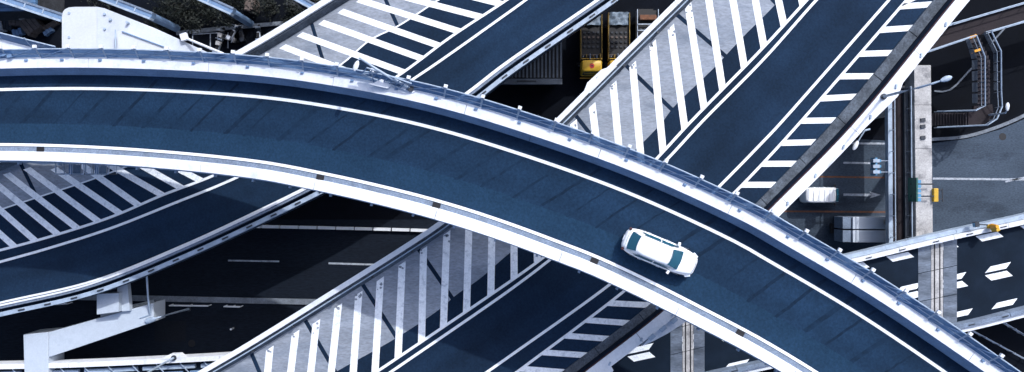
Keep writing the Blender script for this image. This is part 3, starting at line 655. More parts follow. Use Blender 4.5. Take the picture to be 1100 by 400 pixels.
for py in (171, 177, 183): MB().prism([P(938.2, py, 5.7), P(945, py, 5.7), P(945, py+3.6, 5.7), P(938.2, py+3.6, 5.7)], .5).build('lens_box', 'rail', sh); MB().prism([P(945.2, py+.4, 5.6), P(946.6, py+.4, 5.6), P(946.6, py+3.2, 5.6), P(945.2, py+3.2, 5.6)], .4).build('lens', 'bluelens', sh)
for py in (173, 185): MB().tube([P(942, py, 5.2), P(954, py, 5.2)], .05, 6).build('arm', 'steel', sh)
yb = empty('signal_box', P(1006, 210, ZB-.4)); tag(yb, 'bright yellow box mounted on the right side of the concrete beam', 'box')
MB().prism([P(1003.4, 202.5, ZB+.3), P(1008.2, 202.5, ZB+.3), P(1008.2, 217, ZB+.3), P(1003.4, 217, ZB+.3)], .5).build('housing', 'yellow', yb, bevel=.04)
for py in (205, 215): MB().tube([P(1009, py, ZB+.2), P(1012.5, py-2, ZB+.2)], .05, 6).build('stub', 'darksteel', yb)
MB().tube([P(1012, 203, ZB+.2), P(1012.8, 217, ZB+.2)], .05, 6).build('pipe', 'darksteel', yb)

ZF = 5.0
fbv = empty('footbridge', P(963, 190, ZF)); tag(fbv, 'narrow dark red footbridge running straight beside the concrete beam', 'footbridge')
def footdeck(root, pts, m='redfloor', name='floor', z=ZF, h=.35): return MB().prism([P(a, b, z) for a, b in pts], h).build(name, m, root)
yy = [95, 140, 190, 240, 300]
for a, b in zip(yy, yy[1:]): footdeck(fbv, [(955+(a-95)*.01, a+.1), (971+(a-95)*.01, a+.1), (971+(b-95)*.01, b-.1), (955+(b-95)*.01, b-.1)])
def balustrade(root, pts, z, h=1.05, panel='rail', wide_=.28, post_step=1.7, top='rail'):
    w_ = [P(a, b, z) for a, b in pts]
    MB().tube([p + Vector((0, 0, h)) for p in w_], .055, 6).build('handrail', top, root)
    for p, q in zip(w_, w_[1:]):
        d = (q-p); L = d.length; d.normalize(); nn = Vector((-d.y, d.x, 0))*wide_/2
        MB().prism([p+nn+Vector((0, 0, .3)), p-nn+Vector((0, 0, .3)), q-nn+Vector((0, 0, .3)), q+nn+Vector((0, 0, .3))], .55).build('kerb_panel', panel, root)
        k = max(1, round(L/post_step))
        for i in range(k+1):
            c0 = p.lerp(q, i/k); MB().tube([c0 + Vector((0, 0, .3)), c0 + Vector((0, 0, h))], .04, 5).build('post', 'steel', root)
balustrade(fbv, [(954, 95), (955.5, 300)], ZF, panel='rail', wide_=.35)
balustrade(fbv, [(971.5, 95), (973, 300)], ZF, panel='screen', wide_=.3)
for py in (120, 240): c0 = P(963, py, ZF-.35); MB().disc(c0, .3, ZF-.35, 12).build('column', 'concrete', fbv)
fbu = empty('footbridge', P(1050, 30, ZF)); tag(fbu, 'dark red footbridge with pale rails crossing the top right corner', 'footbridge')
footdeck(fbu, [(930, 77), (930, 50), (1022, 26), (1100, 3), (1200, -26), (1200, 0), (1100, 24), (1058, 36), (1041, 41), (998, 56)])
balustrade(fbu, [(930, 50), (1022, 26.5), (1100, 3.5), (1200, -26)], ZF, wide_=.18)
balustrade(fbu, [(930, 77), (997, 55.5), (1040, 41)], ZF, wide_=.18); balustrade(fbu, [(1057, 36), (1100, 23.5), (1200, -6)], ZF, wide_=.18)
for px, py in ((1010, 42), (1110, 12)): MB().disc(P(px, py, ZF-.35), .3, ZF-.35, 12).build('column', 'concrete', fbu)
stair = empty('stairs', P(1058, 90, 2)); tag(stair, 'dark metal stairs turning down from the footbridge beside the concrete beam', 'stairs')
tread = None
def poly_z(pts): return [P(a, b, z) for a, b, z in pts]
n = 15
for k in range(n):                                     # upper flight, straight down the picture
    t = k/n; z = ZF - .1 - 2.4*t; y = 42 + 70*t; x = 1046.5 + 10*min(1, t*3.2)
    MB().prism([P(x-6.5, y, z), P(x+7, y-1, z), P(x+7, y+4.0, z), P(x-6.5, y+4.6, z)], .09).build('tread', 'tread', stair)
footdeck(stair, [(1046, 114), (1066, 112), (1067, 120), (1062, 130), (1054, 135), (1040, 136), (1040, 121), (1046, 120)], 'redfloor', 'landing', 2.5, .2)
for k in range(13):
    t = k/13; z = 2.4 - 2.3*t; x = 1040 - 39*t
    MB().prism([P(x-2.6, 121.5, z), P(x, 121.5, z), P(x, 135, z), P(x-2.6, 135, z)], .09).build('tread', 'tread', stair)
for pts in ([(1041, 41, ZF), (1050, 63, ZF-.8), (1050.5, 115, 2.5), (1041, 120, 2.45), (1000, 121, .2)], [(1056.5, 36, ZF), (1067, 57, ZF-.6), (1067.5, 100, 2.9), (1068.5, 116, 2.5), (1063, 129, 2.5), (1053, 135.5, 2.5), (1000, 138, .2)]):
    w_ = poly_z(pts); MB().tube([p + Vector((0, 0, 1.0)) for p in w_], .07, 6).build('handrail', 'rail', stair)
    MB().tube([p + Vector((0, 0, .5)) for p in w_], .035, 5).build('middle_rail', 'steel', stair)
    for p, q in zip(w_, w_[1:]):
        k = max(1, round((q-p).length/1.0))
        for i in range(k): c0 = p.lerp(q, i/k); MB().tube([c0, c0 + Vector((0, 0, 1.0))], .035, 5).build('post', 'steel', stair)
for off_, sgn in (([(1037, 42), (1044, 64), (1044.5, 112)], 1), ([(1061, 36), (1071, 58), (1072, 98)], 1)):
    zs = [ZF+.6, ZF-.2, 3.1]
    inner = [(1041, 41), (1050, 63), (1050.5, 112)] if off_[0][0] < 1050 else [(1056.5, 36), (1067, 57), (1067.5, 98)]
    for i in range(2):
        m_ = 2 if i == 0 else 4
        for j in range(m_):
            def L(pp, t): return P(pp[i][0] + (pp[i+1][0]-pp[i][0])*t, pp[i][1] + (pp[i+1][1]-pp[i][1])*t, zs[i] + (zs[i+1]-zs[i])*t)
            a, b = j/m_+.02, (j+1)/m_-.02
            MB().prism([L(inner, a), L(off_, a), L(off_, b), L(inner, b)], .04).build('side_screen', 'screen', stair)
for px, py in ((1044.5, 39), (1048.5, 54)): MB().prism([P(px-5.5, py+1, ZF+.03), P(px+4.5, py-2.2, ZF+.03), P(px+5.2, py+.4, ZF+.03), P(px-4.8, py+3.6, ZF+.03)], .02).build('warning_strip', 'amber', stair)

# ------------------------------------------------------------------ L shaped pier, lower left
ZP = 6.4
lp = empty('bent_pier', Vector((P(60, 360, ZP).x, P(60, 360, ZP).y, 0))); tag(lp, 'white L shaped pier beam under the left flyover', 'pier')
MB().prism([P(25, 359.5, ZP), P(52, 357, ZP), P(52, 430, ZP), P(27, 430, ZP)], 2.2).build('pier_arm', 'piershade', lp, bevel=.04)
MB().prism([P(52.4, 357, ZP-.01), P(165, 325.5, ZP-.01), P(165, 346, ZP-.01), P(52.4, 384, ZP-.01)], 2.1).build('pier_beam', 'piershade', lp, bevel=.04)
MB().prism([P(104, 316, ZP+.9), P(127.5, 315, ZP+.9), P(127.5, 335, ZP+.9), P(104, 338, ZP+.9)], .95).build('bearing_block', 'piershade', lp)
MB().prism([P(126, 296, ZP+.35), P(136, 296, ZP+.35), P(139.5, 334, ZP+.35), P(126, 335, ZP+.35)], .5).build('bracket', 'piershade', lp)
MB().prism([P(27, 430, ZP), P(52, 430, ZP), P(52, 455, ZP), P(27, 455, ZP)], ZP).build('column', 'piershade', lp)
MB().prism([P(108, 338, ZP-2.1), P(140, 330, ZP-2.1), P(140, 348, ZP-2.1), P(108, 356, ZP-2.1)], ZP-2.1).build('column', 'piershade', lp)
MB().tube([P(157.5, 294, ZL-.3), P(159, 318, ZP+.9), P(161, 337, ZP+.1)], .08, 8).build('drain_pipe', 'rail', lp)
MB().tube([P(150, 342, ZP+.05), P(162, 338, ZP+.05), P(163, 330, ZP+.05)], .05, 6).build('drain_pipe', 'rail', lp)

# low deck at the bottom left with white parapet
ZS = 5.5
sdk = empty('service_deck', P(120, 396, ZS)); tag(sdk, 'low deck with white parapet along the bottom left edge', 'flyover')
S1 = Curve([(-160, 396), (-40, 393.5), (80, 391), (160, 387.5), (220, 384.5), (290, 380), (400, 372)], ZS)
S2 = Curve([(-160, 470), (-40, 468), (80, 466), (160, 463), (220, 460), (300, 455), (410, 448)], ZS)
deck_body(sdk, S1, S2, 1.2, 'asphalt_deck')
parapet(sdk, [S1.off(.3, .85), S1.off(-.12, .85), S1.off(-.16, 0), S1.off(.3, -.4)], 6, 'cap', 'parapet_block', gap=.03)
parapet(sdk, [S1.off(-.45, .3), S1.off(-.75, .3), S1.off(-.75, .01), S1.off(-.45, .01)], 5, 'rail', 'cable_tray', gap=.5)
parapet(sdk, [S1.off(-1.0, .15), S1.off(-1.5, .15), S1.off(-1.5, .01), S1.off(-1.0, .01)], 3.2, 'bluepanel_shade', 'cover_plate', gap=.6)
for a, b in segments(S1, 2.0, 0): MB().tube([S1.off(-.2, .6).at(a), S1.off(-1.6, .1).at(a+.02)], .05, 5).build('brace', 'rail', sdk)
MB().prism([P(172, 386.5, ZS+.9), P(183, 380.5, ZS+.9), P(193, 380, ZS+.9), P(199, 384.5, ZS+.9)], .5).build('lamp_plinth', 'cap', sdk)
b = P(187, 384.5, ZS+.9); lamp(b, [P(180, 388, ZS+1.8), P(165, 397, ZS+4.5), P(150, 405, ZS+6.5), P(146, 407, ZS+6.6)], None, 'thin lamp leaning from the white plinth on the bottom left deck', hs=.8)

# ------------------------------------------------------------------ vehicles
def wheel(root, x, y, r=.32, w_=.2):
    t = MB().tube([Vector((x, y-w_/2, r)), Vector((x, y+w_/2, r))], r, 16).build('wheel', 'rubber', root, local=True)
    s_ = 1 if y > 0 else -1
    MB().tube([Vector((x, y+s_*(w_/2), r)), Vector((x, y+s_*(w_/2+.015), r))], r*.62, 12).build('rim', 'steel', t, local=True)
def ring(a0, a1, hw, z, nf, nr, n=48):     # rounded plan outline between x=a0 (rear) and a1 (front)
    out = []; cx, hl = (a0+a1)/2, (a1-a0)/2
    for k in range(n):
        q = 2*math.pi*k/n; c, s_ = math.cos(q), math.sin(q); e = 2/(nf if c > 0 else nr)
        out.append(Vector((cx + hl*math.copysign(abs(c)**e, c), hw*math.copysign(abs(s_)**(2/4.6), s_), z)))
    return out
def shell(rings, name, m, root):
    o = MB(); n = len(rings[0])
    for r_ in rings: o.v += r_
    for a in range(len(rings)-1):
        for k in range(n): o.f.append((a*n+k, a*n+(k+1) % n, (a+1)*n+(k+1) % n, (a+1)*n+k))
    o.f.append(tuple(reversed(range(n)))); o.f.append(tuple(range((len(rings)-1)*n, len(rings)*n)))
    return o.build(name, m, root, local=True, smooth=True)
zc0 = zr(707)
# ramp surface height under the car
car = empty('car', P(706.5, 270.2, zc0), -math.atan2(30.6, 73.5)); tag(car, 'white sedan driving alone along the curved ramp', 'car')
car.location.z = zc0 + .004; car.scale = (1.06, 1.0, 1.03)
shell([ring(-2.12, 2.12, .74, .22, 3.2, 4, 48), ring(-2.24, 2.24, .845, .36, 3.0, 4, 48), ring(-2.27, 2.26, .87, .58, 2.8, 4, 48), ring(-2.24, 2.2, .85, .78, 2.7, 4, 48), ring(-2.16, 2.08, .80, .90, 2.7, 4, 48), ring(-2.0, 1.9, .68, .96, 2.8, 4, 48), ring(-1.6, 1.5, .4, 1.0, 3, 4, 48)], 'body', 'carpaint', car)
gb = ring(-1.98, 1.2, .755, .93, 4.5, 4.5, 48); gm = ring(-1.72, .78, .66, 1.22, 4.5, 4.5, 48); gt = ring(-1.42, .42, .575, 1.42, 4.5, 4.5, 48); g2 = ring(-1.25, .25, .50, 1.455, 4.5, 4.5, 48); g3 = ring(-.8, -.2, .25, 1.475, 4.5, 4.5, 48)
shell([gb, gm, gt, g2, g3], 'cabin', 'carpaint', car)
def win(a, b, c_, d, name, bow=.0, m='glass'):    # curved pane between four corners
    rows = []
    for i in range(5):
        u = i/4; r_ = []
        for j in range(7):
            v = j/6; p = (a.lerp(b, v)).lerp(d.lerp(c_, v), u); p = p + Vector((bow*(1-(2*v-1)**2), 0, .012)); r_.append(p)
        rows.append(r_)
    return MB().loft(rows).build(name, m, car, local=True, smooth=True)
V = Vector
win(V((1.19, .60, .965)), V((1.19, -.60, .965)), V((.5, -.50, 1.40)), V((.5, .50, 1.40)), 'windshield', .10)
win(V((-1.93, .57, .985)), V((-1.93, -.57, .985)), V((-1.46, -.48, 1.40)), V((-1.46, .48, 1.40)), 'rear_window', -.06)
for s_ in (1, -1):
    for x0, x1, x2, x3 in ((.92, -.22, -.24, .36), (-.32, -1.5, -1.18, -.30)):
        a, b, c_, d = V((x0, s_*.768, .98)), V((x1, s_*.768, .98)), V((x2, s_*.625, 1.36)), V((x3, s_*.625, 1.36))
        MB().loft([[a, b], [a.lerp(d, .5)+V((0, s_*.02, 0)), b.lerp(c_, .5)+V((0, s_*.02, 0))], [d, c_]]).build('side_window', 'glass', car, local=True)
    MB().box(V((.78, s_*.93, 1.0)), (.16, .22, .14), s_*.2).build('wing_mirror', 'carpaint', car, local=True, bevel=.03)
    MB().box(V((1.93, s_*.62, .70)), (.34, .26, .14), -s_*.5).build('headlight', 'lens', car, local=True, bevel=.03)
    MB().box(V((-2.10, s_*.64, .80)), (.16, .2, .12), s_*.35).build('taillight', 'dullred', car, local=True, bevel=.03)
    for x in (-1.0, .15): MB().box(V((x, s_*.875, .80)), (.2, .03, .035)).build('door_handle', 'steel', car, local=True)
    for x in (-1.32, 1.36): wheel(car, x, s_*.76)
MB().box(V((2.24, 0, .42)), (.05, 1.1, .16)).build('grille', 'black', car, local=True)
MB().box(V((-2.275, 0, .62)), (.03, .34, .17)).build('number_plate', 'lens', car, local=True)
for s_ in (1, -1):
    MB().tube([V((1.22, s_*.1, .985)), V((1.02, s_*.52-.1*0, 1.12))], .012, 4).build('wiper', 'black', car, local=True)
    MB().tube([V((2.05, s_*.35, .935)), V((1.25, s_*.62, .985))], .006, 4)
for s_ in (1, -1):
    MB().tube([V((2.0, s_*.50, .945)), V((1.6, s_*.62, .965)), V((1.25, s_*.70, .955))], .012, 4).build('hood_seam', 'gutter', car, local=True)
    MB().tube([V((.36, s_*.60, 1.41)), V((-.5, s_*.605, 1.425)), V((-1.36, s_*.60, 1.41))], .016, 5).build('roof_moulding', 'gutter', car, local=True)
    for x in (.98, -.27, -1.35): MB().tube([V((x, s_*.80, .925)), V((x, s_*.862, .75))], .009, 4).build('door_seam', 'gutter', car, local=True)
MB().tube([V((-2.06, .62, .93)), V((-2.1, 0, .935)), V((-2.06, -.62, .93))], .010, 4).build('boot_seam', 'gutter', car, local=True)
MB().tube([V((2.06, .5, .915)), V((2.14, 0, .91)), V((2.06, -.5, .915))], .010, 4).build('bonnet_seam', 'gutter', car, local=True)
# van
v0 = P(876.5, 209.5); van = empty('van', v0, 0); tag(van, 'small white van with a ribbed roof facing right on the street', 'van')
shell([ring(-1.62, 1.62, .68, .22, 6, 8), ring(-1.68, 1.66, .74, .4, 6, 8), ring(-1.69, 1.62, .74, .9, 6, 8), ring(-1.66, 1.40, .71, 1.25, 6, 8), ring(-1.62, 1.02, .66, 1.72, 7, 8), ring(-1.5, .95, .6, 1.80, 7, 8)], 'body', 'carpaint', van)
for k in range(5):
    MB().box(V((-1.28 + .48*k, 0, 1.825)), (.30, 1.1, .05)).build('roof_panel', 'carpaint', van, local=True, bevel=.012)
a, b, c_, d = V((1.47, .60, 1.27)), V((1.47, -.60, 1.27)), V((1.10, -.54, 1.70)), V((1.10, .54, 1.70))
MB().loft([[a, a.lerp(b, .5)+V((.1, 0, 0)), b], [d, d.lerp(c_, .5)+V((.1, 0, 0)), c_]]).build('windshield', 'glass', van, local=True)
for s_ in (1, -1):
    for x0, x1 in ((.95, .25), (.15, -.65), (-.75, -1.45)): MB().loft([[V((x0, s_*.735, 1.18)), V((x1, s_*.735, 1.18))], [V((x0-.1, s_*.69, 1.6)), V((x1, s_*.69, 1.6))]]).build('side_window', 'glass', van, local=True)
    MB().box(V((1.2, s_*.84, 1.2)), (.1, .2, .2)).build('wing_mirror', 'black', van, local=True)
    MB().box(V((1.63, s_*.5, .75)), (.1, .22, .16)).build('headlight', 'lens', van, local=True)
    for x in (-1.1, 1.1): wheel(van, x, s_*.66, .27, .16)
MB().box(V((1.68, 0, .42)), (.06, 1.2, .2)).build('bumper', 'gutter', van, local=True)
# box truck
t0 = P(933, 245.5) + Vector((-1.0, .05, 0)); trk = empty('box_truck', t0, 0); tag(trk, 'silver box truck with a split roof half hidden under the footbridge', 'truck')
MB().box(V((.1, 0, .85)), (5.9, .9, .25)).build('chassis', 'black', trk, local=True)
for s_ in (1, -1):
    MB().box(V((.55, s_*.585, 2.0)), (4.7, 1.06, 2.0)).build('cargo_box', 'silver', trk, local=True, bevel=.05)
    for k in range(4): MB().box(V((-1.4+1.2*k, s_*.585, 3.01)), (.05, .98, .03)).build('roof_rib', 'silver', trk, local=True)
    MB().box(V((-2.22, s_*.585, 1.9)), (.76, 1.04, 1.8)).build('rear_locker', 'gutter', trk, local=True, bevel=.05)
    for x in (-1.8, 3.6): wheel(trk, x, s_*.95, .42, .26)
    MB().box(V((4.3, s_*.9, .9)), (.1, .3, .2)).build('headlight', 'lens', trk, local=True)
shell([ring(3.05, 4.35, 1.05, .6, 7, 8), ring(3.0, 4.42, 1.1, 1.2, 7, 8), ring(3.0, 4.3, 1.06, 1.9, 7, 8), ring(3.05, 4.0, .95, 2.35, 7, 8)], 'cab', 'carpaint', trk)
MB().loft([[V((4.37, .9, 1.55)), V((4.37, -.9, 1.55))], [V((4.12, .85, 2.2)), V((4.12, -.85, 2.2))]]).build('windshield', 'glass', trk, local=True)
# ribbed container on a trailer
k0 = P(570, 70); ct = empty('ribbed_container', k0); tag(ct, 'grey ribbed container trailer poking out from under the left flyover', 'container')
def q3(x, y, z): return P(x, y, z)
zk = 2.7
MB().prism([q3(536, 30, zk), q3(603, 30, zk), q3(603, 84, zk), q3(536, 84, zk)], 2.2).build('roof', 'black', ct)
for k in range(17):
    x = 537 + 4.05*k; MB().prism([q3(x, 30, zk+.09), q3(x+1.9, 30, zk+.09), q3(x+1.9, 83.5, zk+.09), q3(x, 83.5, zk+.09)], .085).build('rib', 'ribgrey', ct)
MB().prism([q3(534, 84.6, zk+.12), q3(604, 84.6, zk+.12), q3(604, 90.5, zk+.12), q3(534, 90.5, zk+.12)], .5).build('end_beam', 'ribgrey', ct)
MB().prism([q3(555, 86.5, zk+.14), q3(576, 86.5, zk+.14), q3(576, 88.5, zk+.14), q3(555, 88.5, zk+.14)], .015).build('name_plate', 'darksteel', ct)
for px, py in ((545, 45), (595, 45), (545, 78), (595, 78)): c0 = P(px, py); MB().tube([c0 + V((-.2, 0, .42)), c0 + V((.2, 0, .42))], .42, 14).build('wheel', 'rubber', ct)
MB().box(P(570, 60) + V((0, 0, .45)), (3.5, 5, .2)).build('chassis', 'black', ct)
# yellow lorries
def lorry(px, lab, cabm='yellow', tarp=True, rack='dimyellow'):
    r = empty('yellow_lorry', P(px, 50)); tag(r, lab, 'lorry', 'lorries parked between the flyovers')
    zb_ = 2.1; x0, x1 = -.92, .92       # local: y up the picture is the tail
    def B(n_, c, d, m, **k): return MB().box(V(c), d).build(n_, m, r, local=True, **k)
    B('chassis', (0, .2, .75), (1.3, 5.4, .3), 'black')
    B('load_bed', (0, .55, 1.3), (1.8, 4.1, .7), 'black')
    for s_ in (1, -1): B('side_board', (s_*.93, .55, 1.45), (.06, 4.2, .9), rack)
    for s_ in (1, -1):
        for y in (-1.7, 1.7): wheel(r, s_*.8, y, .4, .26)
    shell([[V((p.y, -p.x - 2.28, p.z)) for p in ring(-.62, .62, .94, z, 4, 8)] if False else [V((p.y*1.0, -(p.x) - 2.2, p.z)) for p in ring(a, b, hw, z, 14, 14)] for a, b, hw, z in ((-.6, .62, .88, .55), (-.6, .66, .94, 1.0), (-.6, .58, .93, 1.7), (-.55, .42, .88, 2.25), (-.48, .34, .8, 2.32))], 'cab', cabm, r)
    MB().loft([[V((-.78, -2.83, 1.4)), V((.78, -2.83, 1.4))], [V((-.72, -2.68, 2.1)), V((.72, -2.68, 2.1))]]).build('windshield', 'glass', r, local=True)
    MB().disc(V((0, -2.15, 2.345)), .22, .03, 14).build('roof_emblem', 'red', r, local=True)
    B('roof_emblem_bar', (0, -2.15, 2.353), (.22, .09, .02), 'black')
    for k in range(4):
        for j in range(4): B('crate_lid', (-.6+.4*k, -.35+.42*j, 1.70), (.2, .17, .1), ('darksteel', 'brown', 'greyboard')[(k*3+j*5) % 3])
    for k in range(6): B('rack_post', (-.75+.3*k, -1.3+.05*(k % 2), 1.95), (.07, .1+.2*((k*7) % 3), .6), 'dimyellow' if k % 2 else 'gutter')
    B('rack_bar', (0, -1.48, 2.1), (1.75, .06, .08), 'yellow'); B('rack_bar', (0, -1.1, 1.9), (1.75, .05, .06), 'brown')
    if tarp:
        m_ = MB(); rows = []
        for i in range(7):
            row = []
            for j in range(9):
                x, y = -.93+1.86*j/8, 1.55+1.15*i/6; row.append(V((x, y, 1.9+.10*math.sin(x*9+y*5)+.06*math.sin(y*13-x*4)-.25*(abs(x)/.93)**6)))
            rows.append(row)
        m_.loft(rows).build('tarpaulin', 'tarp', r, local=True, smooth=True)
    else:
        B('orange_hood', (0, 1.9, 1.9), (1.5, .45, .3), 'orange', bevel=.05)
        for k in range(3): B('cross_bar', (0, .2+.55*k, 1.95), (1.8, .08, .1), 'steel')
    MB().tube([V((-.9, -2.98, .55)), V((.9, -2.98, .55))], .06, 6).build('bumper', 'amber', r, local=True)
    return r
l1 = lorry(633, 'yellow cab lorry fully visible between the flyovers, next to the ribbed container')
l2 = lorry(662, 'middle yellow lorry with its cab half hidden by the white parapet')
l3 = lorry(692, 'lorry with an orange hood mostly hidden by the striped flyover', tarp=False, rack='steel'); l3.location.y += .3
pxline(None, (545, 117), (558, 119.5), 1.2, 'oldpaint', 'road_marking').name = 'road_marking'
tag(bpy.data.objects['road_marking'], kind='structure')
# ------------------------------------------------------------------ yard at the upper left
shed = empty('blue_roof_shed', P(10, 4)); tag(shed, 'blue metal roofed shed in the top left corner', 'shed')
MB().prism([P(-80, -30, 4.4), P(36, -30, 4.4), P(36, 9.5, 4.4), P(-80, 14, 4.4)], 4.4).build('wall', 'greyboard', shed)
for k in range(10):
    y0, y1 = 12.5 - 4*k, 12.5 - 4*(k+1) + .3
    MB().prism([P(-80, y0+2, 4.8+.03*k), P(38, y0-1.5, 4.8+.03*k), P(38, y1-1.5, 4.8+.03*k), P(-80, y1+2, 4.8+.03*k)], .3).build('roof_sheet', 'blueroof', shed)
def girder(a, b, wpx, lab):
    A, B = P(*a, 6.0), P(*b, 6.0); r = empty('steel_girder', A.lerp(B, .5)); tag(r, lab, 'girder')
    d = (B-A).normalized(); nn = V((-d.y, d.x, 0)); w_ = wpx*62/F
    for o_, m_, zz in ((-.36, 'rail', 0), (.05, 'bluepanel_shade', -.12), (.36, 'gutter', -.05)):
        c1, c2 = A + nn*w_*o_, B + nn*w_*o_; hw = nn*w_*(.12 if o_ != .05 else .27)
        MB().prism([c1+hw+V((0, 0, zz)), c1-hw+V((0, 0, zz)), c2-hw+V((0, 0, zz)), c2+hw+V((0, 0, zz))], .7).build('flange' if o_ != .05 else 'web', m_, r)
    L = (B-A).length
    for k in range(int(L/1.6)): MB().box(A + d*(1.6*k+.6) + nn*w_*.05 + V((0, 0, -.08)), (.1, w_*.5, .1), math.atan2(d.y, d.x)).build('stiffener', 'rail', r)
    MB().disc(B - d*.6 - V((0, 0, .7)), .35, 5.3, 12).build('column', 'bluepanel_shade', r)
girder((-60, -22), (66, 19), 10, 'leftmost pale steel girder slanting past the stacked boards')
girder((60, -22), (162, 17), 9, 'pale steel girder slanting down behind the white pier head')
girder((160, -28), (249, 12), 9, 'pale steel girder ending above the dark bushes')
girder((250, -40), (338, 8), 8, 'short pale steel girder nearest the left flyover at the top')
random.seed(11)
def board_stack(px, py, sx, sy, h, rz, m, lab, n_=4):
    r = empty('board_stack', P(px, py), rz); tag(r, lab, 'boards', 'junk piled in the yard')
    for k in range(n_):
        MB().box(V(((k-(n_-1)/2)*sx/n_, random.uniform(-.05, .05), h/2 + .02*(k % 2))), (sx/n_-.04, sy*random.uniform(.9, 1.05), h)).build('board', m, r, local=True)
    return r
board_stack(39, 29, 1.5, 1.5, 1.0, R(40), 'brown', 'tilted brown boxes topping the junk pile beside the white pier head')
board_stack(33, 18.5, .9, .8, 1.2, R(20), 'concrete', 'small pale box behind the brown boxes in the yard', 3)
board_stack(22, 24, 1.3, .9, .7, R(5), 'brown', 'low brown boards left of the tilted brown boxes')
board_stack(11, 26, 1.1, 1.2, .6, R(-4), 'greyboard', 'dark grey boards near the shed wall in the yard')
board_stack(57, 28, .4, 1.4, .5, R(-60), 'brown', 'narrow slanting brown planks against the white pier head', 3)
board_stack(3, 30, .8, .9, .7, R(12), 'concrete', 'pale crate at the far left edge of the yard', 3)
board_stack(54, 35, .9, .4, .4, R(30), 'bluepanel_shade', 'small blue grey sheets below the brown planks', 3)
board_stack(22, 36, .9, .6, .5, R(15), 'bluepanel_shade', 'blue grey sheets lying in front of the brown boxes', 3)
board_stack(274, 9, .9, 1.1, 1.6, R(0), 'brown', 'pinkish brown crates among the bushes at the top', 3)
board_stack(318, 11, .8, .9, 1.6, R(10), 'greyboard', 'grey crates among the bushes by the left flyover', 3)
for a, b in (((207, 37), (207, 56)), ((207, 37), (234, 35.5)), ((226, 36), (226, 54)), ((234, 35.5), (234, 56)), ((245, 35), (245, 52))):
    o = pxline(None, a, b, 1.1, 'oldpaint', 'bay_line', .02); tag(o, kind='structure')
def scooter(px, py, rz, bm, lab):
    r = empty('scooter', P(px, py), rz); tag(r, lab, 'scooter', 'scooters parked in the yard')
    for x in (-.55, .6): MB().tube([V((x, -.06, .25)), V((x, .06, .25))], .25, 12).build('wheel', 'rubber', r, local=True)
    shell([ring(-.75, .1, .14, .35, 3, 3, 16), ring(-.8, .12, .2, .6, 3, 3, 16), ring(-.75, .1, .16, .74, 3, 3, 16)], 'body', bm, r)
    MB().box(V((-.3, 0, .79)), (.6, .26, .1)).build('seat', 'rubber', r, local=True, bevel=.03)
    MB().box(V((.2, 0, .32)), (.5, .3, .06)).build('footboard', 'darksteel', r, local=True)
    shell([ring(.4, .6, .2, .4, 3, 3, 16), ring(.38, .55, .22, .8, 3, 3, 16), ring(.38, .5, .14, 1.0, 3, 3, 16)], 'front_shield', bm, r)
    MB().tube([V((.45, -.33, 1.02)), V((.5, 0, 1.05)), V((.45, .33, 1.02))], .025, 6).build('handlebar', 'steel', r, local=True)
    MB().box(V((-.75, 0, .9)), (.36, .38, .3)).build('top_box', bm, r, local=True, bevel=.03)
scooter(249, 43, R(-20), 'concrete', 'grey scooter beside the bay line, largest of those in the yard')
scooter(254, 35, R(60), 'white', 'white scooter just under the kerb of the bushes')
scooter(240, 40, R(80), 'concrete', 'scooter left of the grey one, against the white bay line')
scooter(238, 49.5, R(70), 'steel', 'scooter close to the ramp fence by the bay line')
scooter(280, 37, R(95), 'steel', 'scooter parked apart nearest the left flyover')
scooter(261, 36.5, R(110), 'darksteel', 'dark scooter right of the white scooter')
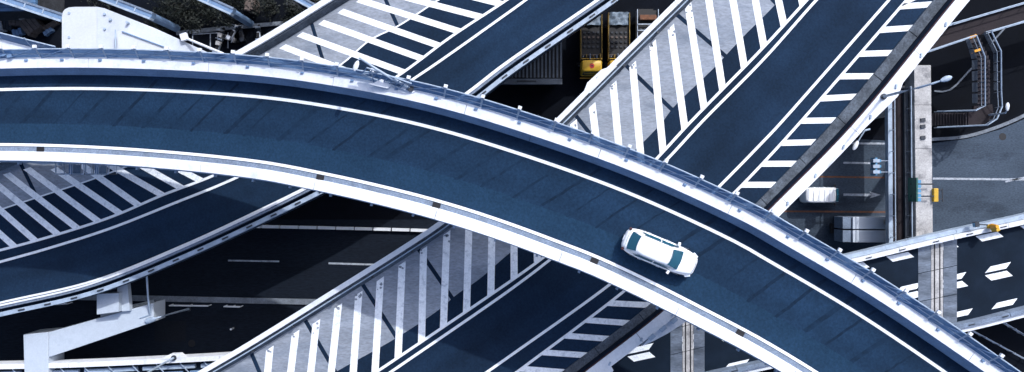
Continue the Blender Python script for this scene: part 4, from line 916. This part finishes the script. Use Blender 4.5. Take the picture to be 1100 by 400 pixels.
def bush(px, py, h, rad, m, lab, name='bush'):
    p = P(px, py); r = empty(name, p); tag(r, lab, 'bush', 'bushes behind the yard')
    MB().tube([p, p + V((.1, 0, h*.35)), p + V((0, .1, h*.7))], .12, 6, .05).build('trunk', 'bark', r)
    for k in range(4):
        a = k*1.6; MB().tube([p + V((.05, 0, h*.3)), p + V((math.cos(a)*rad*.6, math.sin(a)*rad*.6, h*.75))], .05, 5, .02).build('limb', 'bark', r)
    o = MB(); cl = [(random.gauss(0, .5)*rad, random.gauss(0, .5)*rad, h*random.uniform(.45, 1)) for _ in range(16)]
    for _ in range(700):
        c = random.choice(cl); q = p + V((c[0]+random.gauss(0, .2)*rad, c[1]+random.gauss(0, .2)*rad, c[2]+random.gauss(0, .12)*h))
        u = V((random.gauss(0, 1), random.gauss(0, 1), random.gauss(0, .5))).normalized(); v = u.cross(V((random.gauss(0, 1), random.gauss(0, 1), random.gauss(0, 1)))).normalized()
        s_ = random.uniform(.07, .16); i = len(o.v); o.v += [q-u*s_, q+v*s_*.5, q+u*s_, q-v*s_*.5]; o.f.append((i, i+1, i+2, i+3))
    o.build('crown', m, r)
random.seed(5)
for px, py, h, rad, m_, lab in ((180, 18, 2.2, 1.2, 'leaf', 'dark bush closest to the white pier head'), (197, 10, 2.6, 1.3, 'leaf', 'tall dark bush in the top row right of the second girder'), (212, 22, 2.0, 1.2, 'leaf2', 'olive bush above the white bay lines'), (232, 20, 2.2, 1.2, 'leaf', 'dark bush in front of the third girder end'), (255, 18, 2.4, 1.1, 'leaf', 'dark bush left of the pinkish crates'), (262, 4, 2.6, 1.2, 'leaf', 'dark bush behind the pinkish crates at the top edge'), (296, 14, 2.4, 1.3, 'leaf2', 'olive bush between the two crate stacks'), (322, 20, 2.0, 1.0, 'leaf', 'bush hugging the left flyover wall'), (345, 2, 2.6, 1.2, 'leaf', 'bush at the top edge under the left flyover'), (128, 0, 2.4, 1.3, 'leaf', 'bush behind the white pier head at the top edge'), (222, 4, 2.4, 1.2, 'leaf', 'bush between the second and third girders'), (170, 32, 1.6, .9, 'leaf', 'low bush right beside the sloping pier arm')):
    bush(px, py, h, rad, m_, lab)
# ------------------------------------------------------------------ bottom right corner
cf = empty('wire_fence', P(1070, 370)); tag(cf, 'low wire fence on dark ground in the bottom right corner', 'fence')
for a, b in (((1036, 352), (1112, 393)), ((1072, 345), (1124, 376))):
    A, B = P(*a), P(*b)
    for h in (.4, 1.0): MB().tube([A + V((0, 0, h)), B + V((0, 0, h))], .04, 6).build('wire', 'steel', cf)
    for k in range(6): q = A.lerp(B, k/5); MB().tube([q, q + V((0, 0, 1.15))], .06, 6).build('post', 'steel', cf)
